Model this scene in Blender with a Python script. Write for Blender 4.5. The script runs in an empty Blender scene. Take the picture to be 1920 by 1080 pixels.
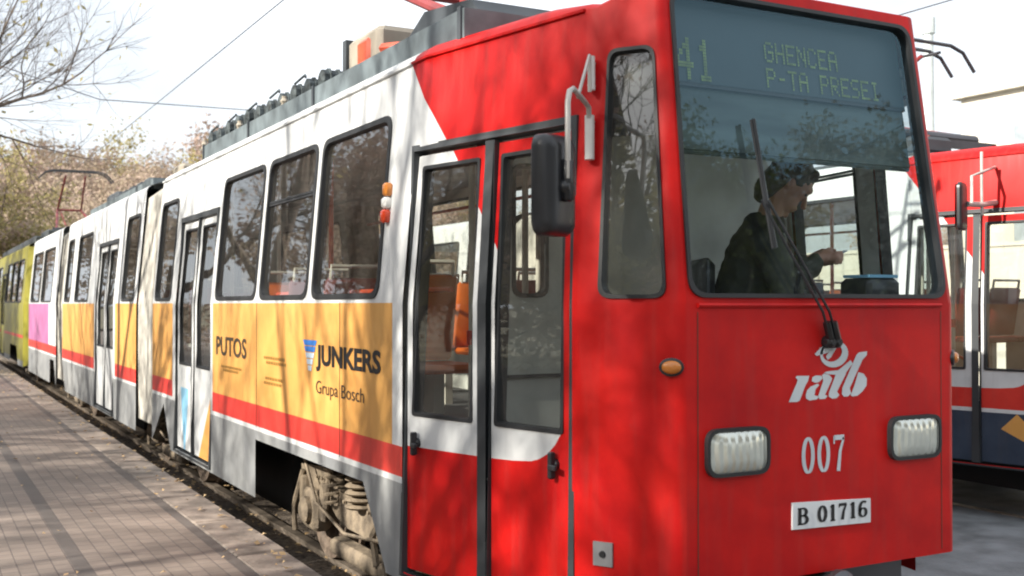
import bpy, bmesh, math, random
from mathutils import Vector, Matrix
from mathutils.geometry import delaunay_2d_cdt
R = math.radians
scene = bpy.context.scene
COL = scene.collection

# ---------------------------------------------------------------- camera, sky, sun, exposure
cam_data = bpy.data.cameras.new("camera")
cam = bpy.data.objects.new("camera", cam_data)
COL.objects.link(cam)
cam.location = (0, 0, 1.65)
cam.rotation_euler = (R(90.83), 0, R(-28.75))
cam_data.sensor_width = 36
cam_data.lens = 36 * 2060 / 1920
cam_data.clip_start = .05
cam_data.clip_end = 2000
cam_data.dof.use_dof = True
cam_data.dof.focus_distance = 6.0
cam_data.dof.aperture_fstop = 3.4
scene.camera = cam

SUN_EL = 29.0
SUN_AZ = R(180 + 86)            # clockwise from +Y
to_sun = Vector((math.sin(SUN_AZ) * math.cos(R(SUN_EL)), math.cos(SUN_AZ) * math.cos(R(SUN_EL)), math.sin(R(SUN_EL))))
world = bpy.data.worlds.new("World")
scene.world = world
world.use_nodes = True
nt = world.node_tree
nt.nodes.clear()
wo = nt.nodes.new('ShaderNodeOutputWorld')
bg = nt.nodes.new('ShaderNodeBackground')
sky = nt.nodes.new('ShaderNodeTexSky')
sky.sky_type = 'NISHITA'
sky.sun_disc = False
sky.sun_elevation = R(SUN_EL)
sky.sun_rotation = SUN_AZ
sky.air_density = 1.2
sky.dust_density = 2.5
sky.ozone_density = 1.5
# thin high cloud veil mixed over the blue
tc = nt.nodes.new('ShaderNodeTexCoord')
cn = nt.nodes.new('ShaderNodeTexNoise'); cn.inputs['Scale'].default_value = 2.2; cn.inputs['Detail'].default_value = 6
cr = nt.nodes.new('ShaderNodeValToRGB')
cr.color_ramp.elements[0].position = .30; cr.color_ramp.elements[1].position = .62
cr.color_ramp.elements[0].color = (.5, .5, .5, 1); cr.color_ramp.elements[1].color = (.95, .95, .95, 1)
mx = nt.nodes.new('ShaderNodeMixRGB'); mx.inputs[2].default_value = (12.4, 13.0, 13.8, 1)
nt.links.new(tc.outputs['Generated'], cn.inputs['Vector'])
nt.links.new(cn.outputs['Fac'], cr.inputs['Fac'])
nt.links.new(cr.outputs['Color'], mx.inputs[0])
nt.links.new(sky.outputs['Color'], mx.inputs[1])
nt.links.new(mx.outputs[0], bg.inputs['Color'])
nt.links.new(bg.outputs[0], wo.inputs[0])
bg.inputs['Strength'].default_value = .058
sun_d = bpy.data.lights.new("sun", 'SUN')
sun_d.energy = 5.0
sun_d.angle = R(.55)
sun_d.color = (1, .93, .82)
sun = bpy.data.objects.new("sun", sun_d)
COL.objects.link(sun)
sun.rotation_euler = to_sun.to_track_quat('Z', 'Y').to_euler()
scene.view_settings.view_transform = 'Standard'
scene.view_settings.look = 'None'
scene.view_settings.exposure = 1.0
scene.view_settings.gamma = 1
scene.render.engine = 'CYCLES'
scene.cycles.max_bounces = 8
scene.cycles.transparent_max_bounces = 24
scene.cycles.filter_width = 2.0

# ---------------------------------------------------------------- materials
MATS = {}
def nmat(name):
    m = bpy.data.materials.new(name); m.use_nodes = True
    MATS[name] = m
    return m, m.node_tree, m.node_tree.nodes['Principled BSDF']
def mat(name, col, rough=.5, metal=0, var=.12, scale=3., bump=0, bscale=30., spec=.5, coat=0, col2=None, detail=5, stretch=None):
    m, t, p = nmat(name)
    n = t.nodes; L = t.links
    tcn = n.new('ShaderNodeTexCoord')
    vec = tcn.outputs['Object']
    if stretch:
        mp = n.new('ShaderNodeMapping'); mp.inputs['Scale'].default_value = stretch
        L.new(vec, mp.inputs['Vector']); vec = mp.outputs['Vector']
    nz = n.new('ShaderNodeTexNoise'); nz.inputs['Scale'].default_value = scale; nz.inputs['Detail'].default_value = detail
    L.new(vec, nz.inputs['Vector'])
    ramp = n.new('ShaderNodeValToRGB')
    c2 = col2 or tuple(max(0, c * (1 - 2 * var)) for c in col)
    c1 = col if col2 else tuple(min(1, c * (1 + var)) for c in col)
    ramp.color_ramp.elements[0].position = .32; ramp.color_ramp.elements[1].position = .66
    ramp.color_ramp.elements[0].color = (*c2, 1); ramp.color_ramp.elements[1].color = (*c1, 1)
    L.new(nz.outputs['Fac'], ramp.inputs['Fac'])
    L.new(ramp.outputs['Color'], p.inputs['Base Color'])
    p.inputs['Roughness'].default_value = rough
    p.inputs['Metallic'].default_value = metal
    p.inputs['Specular IOR Level'].default_value = spec
    p.inputs['Coat Weight'].default_value = coat
    p.inputs['Coat Roughness'].default_value = .12
    if bump:
        b2 = n.new('ShaderNodeTexNoise'); b2.inputs['Scale'].default_value = bscale; b2.inputs['Detail'].default_value = 4
        L.new(tcn.outputs['Object'], b2.inputs['Vector'])
        bp = n.new('ShaderNodeBump'); bp.inputs['Strength'].default_value = bump; bp.inputs['Distance'].default_value = .02
        L.new(b2.outputs['Fac'], bp.inputs['Height']); L.new(bp.outputs['Normal'], p.inputs['Normal'])
    return m
def paint(name, col, col2, rough=.32, spec=.35, coat=.08):
    """weathered vehicle paint: patchy fading, streaky dirt, softly dented sheet metal"""
    m, t, p = nmat(name)
    n = t.nodes; L = t.links
    tcn = n.new('ShaderNodeTexCoord')
    a = n.new('ShaderNodeTexNoise'); a.inputs['Scale'].default_value = 2.6; a.inputs['Detail'].default_value = 7; a.inputs['Roughness'].default_value = .62
    L.new(tcn.outputs['Object'], a.inputs['Vector'])
    r1 = n.new('ShaderNodeValToRGB'); r1.color_ramp.elements[0].position = .35; r1.color_ramp.elements[1].position = .68
    r1.color_ramp.elements[0].color = (*col, 1); r1.color_ramp.elements[1].color = (*col2, 1)
    L.new(a.outputs['Fac'], r1.inputs['Fac'])
    mp = n.new('ShaderNodeMapping'); mp.inputs['Scale'].default_value = (9, 9, .9)
    L.new(tcn.outputs['Object'], mp.inputs['Vector'])
    s = n.new('ShaderNodeTexNoise'); s.inputs['Scale'].default_value = 2.; s.inputs['Detail'].default_value = 6
    L.new(mp.outputs['Vector'], s.inputs['Vector'])
    r2 = n.new('ShaderNodeValToRGB'); r2.color_ramp.elements[0].position = .5; r2.color_ramp.elements[1].position = .8
    r2.color_ramp.elements[0].color = (0, 0, 0, 1); r2.color_ramp.elements[1].color = (.17, .17, .17, 1)
    L.new(s.outputs['Fac'], r2.inputs['Fac'])
    mixd = n.new('ShaderNodeMixRGB'); mixd.inputs[2].default_value = (.12, .10, .085, 1)
    L.new(r2.outputs['Color'], mixd.inputs[0]); L.new(r1.outputs['Color'], mixd.inputs[1])
    ch = n.new('ShaderNodeTexNoise'); ch.inputs['Scale'].default_value = 26; ch.inputs['Detail'].default_value = 8; ch.inputs['Roughness'].default_value = .7
    L.new(tcn.outputs['Object'], ch.inputs['Vector'])
    r3 = n.new('ShaderNodeValToRGB'); r3.color_ramp.elements[0].position = .64; r3.color_ramp.elements[1].position = .74
    r3.color_ramp.elements[0].color = (0, 0, 0, 1); r3.color_ramp.elements[1].color = (.22, .22, .22, 1)
    L.new(ch.outputs['Fac'], r3.inputs['Fac'])
    mixc = n.new('ShaderNodeMixRGB'); mixc.inputs[2].default_value = (.10, .075, .06, 1)
    L.new(r3.outputs['Color'], mixc.inputs[0]); L.new(mixd.outputs[0], mixc.inputs[1])
    L.new(mixc.outputs[0], p.inputs['Base Color'])
    rr = n.new('ShaderNodeMapRange'); rr.inputs['To Min'].default_value = rough; rr.inputs['To Max'].default_value = rough + .25
    L.new(s.outputs['Fac'], rr.inputs['Value']); L.new(rr.outputs[0], p.inputs['Roughness'])
    d = n.new('ShaderNodeTexNoise'); d.inputs['Scale'].default_value = 2.2; d.inputs['Detail'].default_value = 1
    L.new(tcn.outputs['Object'], d.inputs['Vector'])
    bp = n.new('ShaderNodeBump'); bp.inputs['Strength'].default_value = .35; bp.inputs['Distance'].default_value = .02
    L.new(d.outputs['Fac'], bp.inputs['Height']); L.new(bp.outputs['Normal'], p.inputs['Normal'])
    p.inputs['Specular IOR Level'].default_value = spec
    p.inputs['Coat Weight'].default_value = coat
    p.inputs['Coat Roughness'].default_value = .15
    return m
def glass(name, tint, base=.05, rough=.01, trans=.94, dust=.05, wob=.03, gcol=(.95, .97, 1)):
    m = bpy.data.materials.new(name); m.use_nodes = True; MATS[name] = m
    t = m.node_tree; n = t.nodes; L = t.links; n.clear()
    o = n.new('ShaderNodeOutputMaterial')
    tr = n.new('ShaderNodeBsdfTransparent'); tr.inputs[0].default_value = (*[c * trans for c in tint], 1)
    gl = n.new('ShaderNodeBsdfGlossy'); gl.inputs['Roughness'].default_value = rough; gl.inputs[0].default_value = (*gcol, 1)
    geo = n.new('ShaderNodeNewGeometry')
    dt = n.new('ShaderNodeVectorMath'); dt.operation = 'DOT_PRODUCT'
    L.new(geo.outputs['Incoming'], dt.inputs[0]); L.new(geo.outputs['Normal'], dt.inputs[1])
    ab = n.new('ShaderNodeMath'); ab.operation = 'ABSOLUTE'; L.new(dt.outputs['Value'], ab.inputs[0])
    sb = n.new('ShaderNodeMath'); sb.operation = 'SUBTRACT'; sb.inputs[0].default_value = 1; L.new(ab.outputs[0], sb.inputs[1])
    pw_ = n.new('ShaderNodeMath'); pw_.operation = 'POWER'; pw_.inputs[1].default_value = 5; L.new(sb.outputs[0], pw_.inputs[0])
    fr = n.new('ShaderNodeMath'); fr.operation = 'MULTIPLY_ADD'; fr.inputs[1].default_value = .92; fr.inputs[2].default_value = base; L.new(pw_.outputs[0], fr.inputs[0])
    ad = n.new('ShaderNodeMath'); ad.operation = 'ADD'; ad.inputs[1].default_value = base; ad.use_clamp = True
    mix = n.new('ShaderNodeMixShader')
    # faint film of dust on the pane
    df = n.new('ShaderNodeBsdfDiffuse'); df.inputs[0].default_value = (.5, .48, .43, 1)
    nz = n.new('ShaderNodeTexNoise'); nz.inputs['Scale'].default_value = 5; nz.inputs['Detail'].default_value = 6
    tcn = n.new('ShaderNodeTexCoord'); L.new(tcn.outputs['Object'], nz.inputs['Vector'])
    mr = n.new('ShaderNodeMapRange'); mr.inputs['To Min'].default_value = .0; mr.inputs['To Max'].default_value = dust
    L.new(nz.outputs['Fac'], mr.inputs['Value'])
    mix2 = n.new('ShaderNodeMixShader')
    wv = n.new('ShaderNodeTexNoise'); wv.inputs['Scale'].default_value = 3.; wv.inputs['Detail'].default_value = 0
    L.new(tcn.outputs['Object'], wv.inputs['Vector'])
    bp = n.new('ShaderNodeBump'); bp.inputs['Strength'].default_value = wob; bp.inputs['Distance'].default_value = .02
    L.new(wv.outputs['Fac'], bp.inputs['Height']); L.new(bp.outputs['Normal'], gl.inputs['Normal'])
    L.new(fr.outputs[0], ad.inputs[0]); L.new(ad.outputs[0], mix.inputs[0])
    L.new(tr.outputs[0], mix.inputs[1]); L.new(gl.outputs[0], mix.inputs[2])
    L.new(mr.outputs[0], mix2.inputs[0]); L.new(mix.outputs[0], mix2.inputs[1]); L.new(df.outputs[0], mix2.inputs[2])
    L.new(mix2.outputs[0], o.inputs[0])
    return m

RED = paint('red_paint', (.40, .004, .006), (.60, .010, .007), .36, .2, .02)
WHITE = paint('white_paint', (.52, .54, .55), (.66, .67, .67))
ORANGE = paint('amber_film', (.58, .28, .07), (.68, .36, .10), .45)
STRIPE = paint('red_stripe_paint', (.52, .025, .02), (.66, .05, .035))
GREY = paint('grey_skirt_paint', (.20, .21, .22), (.30, .31, .31), .45)
PINK = paint('pink_film', (.33, .10, .24), (.42, .16, .32), .4)
BLUE = paint('blue_paint', (.025, .038, .065), (.045, .065, .10))
YELLOW = paint('yellow_paint', (.19, .175, .02), (.27, .25, .03))
SKYBL = paint('light_blue_paint', (.18, .42, .6), (.25, .5, .68))
FRAME = mat('door_rubber_frame', (.035, .04, .045), .55)
GASKET = mat('black_window_rubber', (.018, .02, .023), .5)
METAL = mat('dull_frame_metal', (.18, .2, .21), .4, .6)
ARM = mat('pale_grey_tube', (.5, .48, .45), .4, .2)
BLACKP = mat('black_plastic', (.02, .022, .026), .35, var=.2)
LINING = mat('interior_lining', (.66, .68, .65), .6)
CEIL = mat('interior_ceiling', (.42, .45, .45), .6)
FLOOR = mat('rubber_floor', (.07, .07, .075), .7)
SEATR = mat('dark_red_seat', (.20, .025, .02), .5)
SEATO = mat('orange_seat', (.75, .16, .02), .45)
POLE = mat('grab_pole_paint', (.62, .60, .54), .35)
POLER = mat('orange_pole_paint', (.6, .08, .03), .4)
UNDER = mat('black_underframe', (.012, .012, .012), .8)
BOGIE = mat('dusty_bogie_iron', (.30, .24, .17), .85, var=.3, scale=9, bump=.5, bscale=40, col2=(.10, .08, .06))
WHEEL = mat('brown_wheel_iron', (.16, .12, .09), .75, var=.3, scale=12, bump=.3)
ROOFG = mat('grey_roof_fairing', (.13, .16, .175), .55, var=.2, scale=5)
ROOFD = mat('dark_roof_cover', (.05, .06, .07), .6)
ROOFC = mat('cream_roof_box', (.36, .32, .26), .6)
RESIST = mat('resistor_grid', (.06, .075, .08), .6, .3, var=.4, scale=20)
INSUL = mat('brown_insulator', (.35, .08, .04), .4)
PANTO = mat('pantograph_red', (.22, .03, .03), .5)
STEEL = mat('dark_steel', (.10, .10, .11), .45, .7)
RAILM = mat('rail_steel', (.38, .32, .26), .4, .6, var=.2, scale=12)
AMBER = mat('amber_lens', (.55, .19, .03), .25, coat=.5)
REDL = mat('red_lens', (.6, .05, .01), .25, coat=.5)
LENSW = mat('white_lens', (.7, .7, .68), .25)
LETTER = mat('pale_lettering', (.60, .66, .70), .5, var=.08)
PLATE = mat('number_plate_white', (.68, .72, .75), .45, var=.05)
INK = mat('black_ink', (.01, .01, .012), .5)
INKB = mat('dark_brown_ink', (.05, .035, .02), .5)
INKF = mat('faded_ink', (.30, .16, .03), .5)
LOGOB = mat('blue_ink', (.03, .16, .5), .5)
FLIP = mat('flip_dot_yellow', (.24, .32, .09), .6, var=.25, scale=30)
SIGNB = mat('sign_black', (.012, .018, .022), .4)
SIGNV = mat('grey_green_sunblind', (.075, .105, .10), .7, var=.2, scale=2, stretch=(1, 1, 8))
BELLOWS = mat('pale_bellows_fabric', (.50, .48, .43), .75, var=.2, scale=6)
DASH = mat('blue_grey_dashboard', (.22, .28, .31), .5)
SKIN = mat('skin', (.42, .22, .15), .5, var=.06)
HAIR = mat('dark_brown_hair', (.022, .014, .010), .5, var=.3, scale=60, stretch=(1, 1, .2))
JACKET = mat('olive_brown_jacket', (.042, .045, .032), .8, var=.3, scale=7, bump=.6, bscale=9)
TROUS = mat('dark_trousers', (.02, .022, .03), .8)
PAPER = mat('paper', (.6, .65, .7), .6)
BARK = mat('bark', (.13, .10, .08), .9, var=.4, scale=9, bump=.8, bscale=25)
GLASS = glass('window_glass', (.93, .95, .91), .06)
GLASSF = glass('windscreen_glass', (.88, .96, 1.0), .036, dust=.010, gcol=(.42, .68, .82))  # blue of the mirrored sky is put into the gloss colour
GLASSD = glass('far_window_glass', (.45, .47, .46), .06)

m, t, p = nmat('mirror_glass'); p.inputs['Metallic'].default_value = 1; p.inputs['Roughness'].default_value = .03; p.inputs['Base Color'].default_value = (.8, .8, .8, 1); MIRR = m
m, t, p = nmat('headlight_lens')
p.inputs['Base Color'].default_value = (.60, .63, .58, 1); p.inputs['Roughness'].default_value = .2; p.inputs['Metallic'].default_value = .6
wv = t.nodes.new('ShaderNodeTexWave'); wv.wave_type = 'BANDS'; wv.bands_direction = 'X'; wv.inputs['Scale'].default_value = 9; wv.inputs['Distortion'].default_value = 2.5
wn = t.nodes.new('ShaderNodeTexNoise'); wn.inputs['Scale'].default_value = 8
mm = t.nodes.new('ShaderNodeMath'); mm.operation = 'ADD'
tcn = t.nodes.new('ShaderNodeTexCoord')
t.links.new(tcn.outputs['Object'], wv.inputs['Vector']); t.links.new(tcn.outputs['Object'], wn.inputs['Vector'])
t.links.new(wv.outputs['Fac'], mm.inputs[0]); t.links.new(wn.outputs['Fac'], mm.inputs[1])
bp = t.nodes.new('ShaderNodeBump'); bp.inputs['Strength'].default_value = .22; bp.inputs['Distance'].default_value = .03
t.links.new(mm.outputs[0], bp.inputs['Height']); t.links.new(bp.outputs['Normal'], p.inputs['Normal'])
HEADL = m

def leafmat(name, cols, trans=.35):
    m, t, p = nmat(name)
    n = t.nodes; L = t.links
    g = n.new('ShaderNodeNewGeometry'); oi = n.new('ShaderNodeObjectInfo')
    ad = n.new('ShaderNodeMath'); ad.operation = 'MULTIPLY_ADD'; ad.inputs[1].default_value = .55
    ml = n.new('ShaderNodeMath'); ml.operation = 'MULTIPLY'; ml.inputs[1].default_value = .45
    L.new(oi.outputs['Random'], ml.inputs[0]); L.new(g.outputs['Random Per Island'], ad.inputs[0]); L.new(ml.outputs[0], ad.inputs[2])
    r = n.new('ShaderNodeValToRGB')
    els = r.color_ramp.elements
    while len(els) < len(cols): els.new(.5)
    for i, c in enumerate(cols): els[i].position = i / (len(cols) - 1); els[i].color = (*c, 1)
    L.new(ad.outputs[0], r.inputs['Fac']); L.new(r.outputs['Color'], p.inputs['Base Color'])
    p.inputs['Roughness'].default_value = .7
    tr = n.new('ShaderNodeBsdfTranslucent'); L.new(r.outputs['Color'], tr.inputs[0])
    mi = n.new('ShaderNodeMixShader'); mi.inputs[0].default_value = trans
    out = n['Material Output']
    L.new(p.outputs[0], mi.inputs[1]); L.new(tr.outputs[0], mi.inputs[2]); L.new(mi.outputs[0], out.inputs['Surface'])
    return m
LEAF_A = leafmat('autumn_leaves_brown', [(.30, .22, .18), (.42, .31, .26), (.38, .31, .22), (.50, .40, .30)])
LEAF_B = leafmat('autumn_leaves_olive', [(.20, .18, .08), (.30, .26, .10), (.40, .33, .13), (.26, .24, .11)])
LEAF_C = leafmat('fallen_leaf', [(.40, .26, .12), (.55, .40, .22), (.30, .14, .06)], .1)

# ---------------------------------------------------------------- mesh helpers
class MB:
    def __init__(s): s.v = []; s.f = []; s.m = []
    def poly(s, pts, mi=0):
        k = len(s.v); s.v += [tuple(p) for p in pts]; s.f.append(tuple(range(k, k + len(pts)))); s.m.append(mi)
    def mesh(s, verts, faces, mi=0):
        k = len(s.v); s.v += [tuple(p) for p in verts]
        for f in faces: s.f.append(tuple(i + k for i in f)); s.m.append(mi)
    def box(s, x0, x1, y0, y1, z0, z1, mi=0, M=None, bev=0):
        if bev:
            b = bev
            pr = [(x0 + b, y0), (x1 - b, y0), (x1, y0 + b), (x1, y1 - b), (x1 - b, y1), (x0 + b, y1), (x0, y1 - b), (x0, y0 + b)]
            pin = [(x0 + b + b * .6 if q[0] < (x0 + x1) / 2 else x1 - b - b * .6, 0) for q in pr]
            rings = []
            for z, ins in ((z0, b * .8), (z0 + b, 0), (z1 - b, 0), (z1, b * .8)):
                cx, cy = (x0 + x1) / 2, (y0 + y1) / 2
                sx = 1 - ins / max(1e-6, (x1 - x0) / 2); sy = 1 - ins / max(1e-6, (y1 - y0) / 2)
                rings.append([Vector((cx + (q[0] - cx) * sx, cy + (q[1] - cy) * sy, z)) for q in pr])
            if M: rings = [[M @ q for q in r] for r in rings]
            s.rings(rings, mi, True)
            return
        v = [Vector(q) for q in ((x0, y0, z0), (x1, y0, z0), (x1, y1, z0), (x0, y1, z0), (x0, y0, z1), (x1, y0, z1), (x1, y1, z1), (x0, y1, z1))]
        if M: v = [M @ q for q in v]
        s.mesh(v, [(0, 3, 2, 1), (4, 5, 6, 7), (0, 1, 5, 4), (1, 2, 6, 5), (2, 3, 7, 6), (3, 0, 4, 7)], mi)
    def rings(s, rings, mi=0, cap=True, closed=True):
        n = len(rings[0]); k = len(s.v)
        for r in rings: s.v += [tuple(q) for q in r]
        for a in range(len(rings) - 1):
            for i in range(n if closed else n - 1):
                j = (i + 1) % n
                s.f.append((k + a * n + i, k + a * n + j, k + (a + 1) * n + j, k + (a + 1) * n + i)); s.m.append(mi)
        if cap:
            s.f.append(tuple(k + i for i in reversed(range(n)))); s.m.append(mi)
            s.f.append(tuple(k + (len(rings) - 1) * n + i for i in range(n))); s.m.append(mi)
    def tube(s, pts, r, seg=8, mi=0, cap=True):
        pts = [Vector(p) for p in pts]
        rr = r if isinstance(r, (list, tuple)) else [r] * len(pts)
        rings = []; up = None
        for i, p in enumerate(pts):
            d = (pts[min(i + 1, len(pts) - 1)] - pts[max(i - 1, 0)])
            d.normalize()
            if up is None:
                up = Vector((0, 0, 1)) if abs(d.z) < .9 else Vector((1, 0, 0))
            a = d.cross(up).normalized(); b = a.cross(d).normalized(); up = b
            rings.append([p + (a * math.cos(2 * math.pi * k / seg) + b * math.sin(2 * math.pi * k / seg)) * rr[i] for k in range(seg)])
        s.rings(rings, mi, cap)
    def lathe(s, c, axis, prof, seg=24, mi=0):
        c = Vector(c); ax = Vector(axis).normalized()
        a = ax.orthogonal().normalized(); b = ax.cross(a)
        s.rings([[c + ax * h + (a * math.cos(2 * math.pi * k / seg) + b * math.sin(2 * math.pi * k / seg)) * r for k in range(seg)] for h, r in prof], mi)
    def build(s, name, mats, parent=None, merge=0, smooth=None, loc=None):
        me = bpy.data.meshes.new(name)
        me.from_pydata(s.v, [], s.f)
        mats = mats if isinstance(mats, (list, tuple)) else [mats]
        for q in mats: me.materials.append(q)
        me.polygons.foreach_set('material_index', s.m)
        if merge:
            bm = bmesh.new(); bm.from_mesh(me)
            bmesh.ops.remove_doubles(bm, verts=bm.verts, dist=merge)
            bmesh.ops.recalc_face_normals(bm, faces=bm.faces)
            bm.to_mesh(me); bm.free()
        me.validate()
        if smooth is not None:
            me.polygons.foreach_set('use_smooth', [True] * len(me.polygons))
            me.set_sharp_from_angle(angle=R(smooth))
        me.update()
        o = bpy.data.objects.new(name, me)
        COL.objects.link(o)
        if parent: o.parent = parent
        if loc: o.location = loc
        return o
def empty(name, loc, label, cat, group=None, rz=0):
    o = bpy.data.objects.new(name, None); COL.objects.link(o)
    o.empty_display_size = .3
    o.location = loc; o.rotation_euler = (0, 0, rz)
    return tag(o, label, cat, group)
def tag(o, label, cat, group=None, kind=None):
    o['label'] = label; o['category'] = cat
    if group: o['group'] = group
    if kind: o['kind'] = kind
    return o
def copy_tree(o, parent=None):
    c = o.copy(); COL.objects.link(c); c.parent = parent
    for ch in o.children: copy_tree(ch, c)
    return c
def rounded(pts, r, n=5):
    out = []; N = len(pts)
    for i in range(N):
        p = Vector(pts[i]); a = Vector(pts[i - 1]); b = Vector(pts[(i + 1) % N])
        da = (a - p).normalized(); db = (b - p).normalized()
        ang = da.angle(db); t = r / math.tan(ang / 2)
        p0 = p + da * t; p1 = p + db * t
        for k in range(n + 1):
            u = k / n
            out.append(tuple((p0 * (1 - u) ** 2 + p * 2 * u * (1 - u) + p1 * u * u)))
    return out
def rr(x0, z0, x1, z1, r=.08, n=5): return rounded([(x0, z0), (x1, z0), (x1, z1), (x0, z1)], r, n)
def inset(loop, d):
    N = len(loop); out = []
    cx = sum(q[0] for q in loop) / N; cz = sum(q[1] for q in loop) / N
    hx = max(abs(q[0] - cx) for q in loop); hz = max(abs(q[1] - cz) for q in loop)
    return [(cx + (q[0] - cx) * (1 - d / hx), cz + (q[1] - cz) * (1 - d / hz)) for q in loop]
def inpoly(x, y, P):
    c = False; j = len(P) - 1
    for i in range(len(P)):
        xi, yi = P[i]; xj, yj = P[j]
        if (yi > y) != (yj > y) and x < (xj - xi) * (y - yi) / (yj - yi) + xi: c = not c
        j = i
    return c
def cdt(outer, holes, lines):
    V = []; E = []
    def loop(P, close=True):
        k = len(V); V.extend(Vector(q) for q in P)
        for i in range(len(P) - (0 if close else 1)): E.append((k + i, k + (i + 1) % len(P)))
    loop(outer)
    for h in holes: loop(h)
    for l in lines: loop(l, False)
    vo, eo, fo, *_ = delaunay_2d_cdt(V, E, [], 0, 1e-5)
    F = []
    for f in fo:
        x = sum(vo[i][0] for i in f) / 3; y = sum(vo[i][1] for i in f) / 3
        if inpoly(x, y, outer) and not any(inpoly(x, y, h) for h in holes): F.append((f, x, y))
    return vo, F

# ---------------------------------------------------------------- the tram body shape
HW = 1.175
def lin(t, pts):
    for (a, va), (b, vb) in zip(pts, pts[1:]):
        if t <= b: return va + (vb - va) * (t - a) / (b - a)
    return pts[-1][1]
XP = [(-1, .48), (0, .48), (.003, .465), (.010, .451), (.020, .441), (.034, .432), (.35, .25), (1.44, 0), (99, 0)]
LX = [(-1, .035), (.0, .035), (.35, .06), (1.44, .10), (99, .10)]
LY = [(-1, .16), (0, .16), (.35, .05), (1.44, 0), (99, 0)]
YB = [.003, .010, .020, .034, .35, 1.44]
def side_pt(y, z, left=True, plain=False):
    k = max(0, (z - 1.65) / 1.15)
    if plain: x = .10 * k; yy = y
    else:
        x = lin(y, XP) + lin(y, LX) * k; yy = y + lin(y, LY) * k
    return Vector((x if left else 2 * HW - x, yy, z))
def front_pt(x, z):
    k = max(0, (z - 1.65) / 1.15)
    return Vector((x - .035 * k * (x - HW) / .695, .16 * k, z))
def offs(fn, sgn):
    def g(a, z, off=0):
        p = fn(a, z)
        if not off: return p
        e = 1e-3
        n = (fn(a + e, z) - fn(a - e, z)).cross(fn(a, z + e) - fn(a, z - e) if abs(z - 1.65) > .003 else Vector((0, 0, 1))).normalized()
        return p + n * (off * sgn)
    return g
# positive off = inward
SL = offs(lambda y, z: side_pt(y, z, True), 1)
SR = offs(lambda y, z: side_pt(y, z, False), -1)
SLP = offs(lambda y, z: side_pt(y, z, True, True), 1)
SRP = offs(lambda y, z: side_pt(y, z, False, True), -1)
FR = offs(front_pt, -1)
def panel(mb, outer, holes, fn, colour, lines=(), off=0, breaks=YB):
    x0 = min(q[0] for q in outer); x1 = max(q[0] for q in outer); z0 = min(q[1] for q in outer); z1 = max(q[1] for q in outer)
    L = [list(l) for l in lines]
    for b in breaks:
        if x0 < b < x1: L.append([(b, z0), (b, z1)])
    if z0 < 1.65 < z1: L.append([(x0, 1.65), (x1, 1.65)])
    v, F = cdt(outer, holes, L)
    P = [fn(q[0], q[1], off) for q in v]
    k = len(mb.v); mb.v += [tuple(q) for q in P]
    for f, x, y in F:
        mb.f.append(tuple(i + k for i in f)); mb.m.append(colour(x, y) if callable(colour) else colour)
def ring(mb, lo, li, fn, o0=.0, o1=-.008, o2=.05, mi=0):
    rs = [[fn(q[0], q[1], o0) for q in lo], [fn(q[0], q[1], o1) for q in lo], [fn(q[0], q[1], o1) for q in li], [fn(q[0], q[1], o2) for q in li]]
    mb.rings(rs, mi, False)
def window(parent, fn, loop, w=.028, glassm=None, frame=None, name='window', o1=-.008, bar=None, glass_off=.015):
    if min(q[0] for q in loop) < .35 < max(q[0] for q in loop):
        nl = []
        for i, q in enumerate(loop):
            e = loop[(i + 1) % len(loop)]; k = max(1, int(abs(e[0] - q[0]) / .04))
            nl += [(q[0] + (e[0] - q[0]) * t_ / k, q[1] + (e[1] - q[1]) * t_ / k) for t_ in range(k)]
        loop = nl
    g = MB(); li = inset(loop, w); ring(g, loop, li, fn, .0, o1)
    if bar is not None:
        ys = [q[0] for q in li]; a, b = min(ys), max(ys)
        ring(g, [(a, bar - .015), (b, bar - .015), (b, bar + .015), (a, bar + .015)], [(a + .001, bar - .002), (b - .001, bar - .002), (b - .001, bar + .002), (a + .001, bar + .002)], fn, .014, .004, .02)
    o = g.build(name, frame or GASKET, parent, smooth=40)
    p = MB(); panel(p, li, [], fn, 0, off=glass_off)
    p.build('glass_pane', glassm or GLASS, o)
    return o

def roof(mb, ys, plain, front, z0=2.80, mi=lambda y: 0, nose=False):
    prof = [(0, 0), (.015, .03), (.045, .055), (.13, .085), (.40, .12), (.75, .14)]
    rows = []
    for d, h in prof:
        row = []
        for y in ys:
            a = side_pt(y, 2.80, True, plain)
            w = max(0, 1 - y / .7) if front else 0
            if front and y < .3: a = side_pt(y, 2.80 + .11 * (1 - max(y, 0) / .3), True, plain)
            row.append(Vector((a.x + d, a.y + d * w * 1.2, (a.z if front else z0) + h * (1 if not front else max(.25, min(1, y / .6))))))
        rows.append(row)
    mir = lambda q: Vector((2 * HW - q.x, q.y, q.z))
    for r0, r1 in zip(rows, rows[1:]):
        for i in range(len(ys) - 1):
            c = mi((ys[i] + ys[i + 1]) / 2)
            mb.poly([r0[i], r0[i + 1], r1[i + 1], r1[i]], c)
            mb.poly([mir(r0[i]), mir(r1[i]), mir(r1[i + 1]), mir(r0[i + 1])], c)
        if front: mb.poly([r0[0], r1[0], mir(r1[0]), mir(r0[0])], mi(ys[0]))
    for i in range(len(ys) - 1):
        mb.poly([rows[-1][i], rows[-1][i + 1], mir(rows[-1][i + 1]), mir(rows[-1][i])], mi((ys[i] + ys[i + 1]) / 2))

WHITE_POLY = [(1.60, 2.775), (1.27, 2.417), (1.009, 2.074), (.891, 1.919), (.62, 1.5), (.479, 1.139), (.510, 1.095), (.553, 1.055), (.60, 1.030), (.645, 1.017), (.75, 1.008), (.87, 1.004), (1.62, .996), (1.62, 2.775)]

def diag_y(z): return 1.27 + (z - 2.417) * .33 / .358

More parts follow.
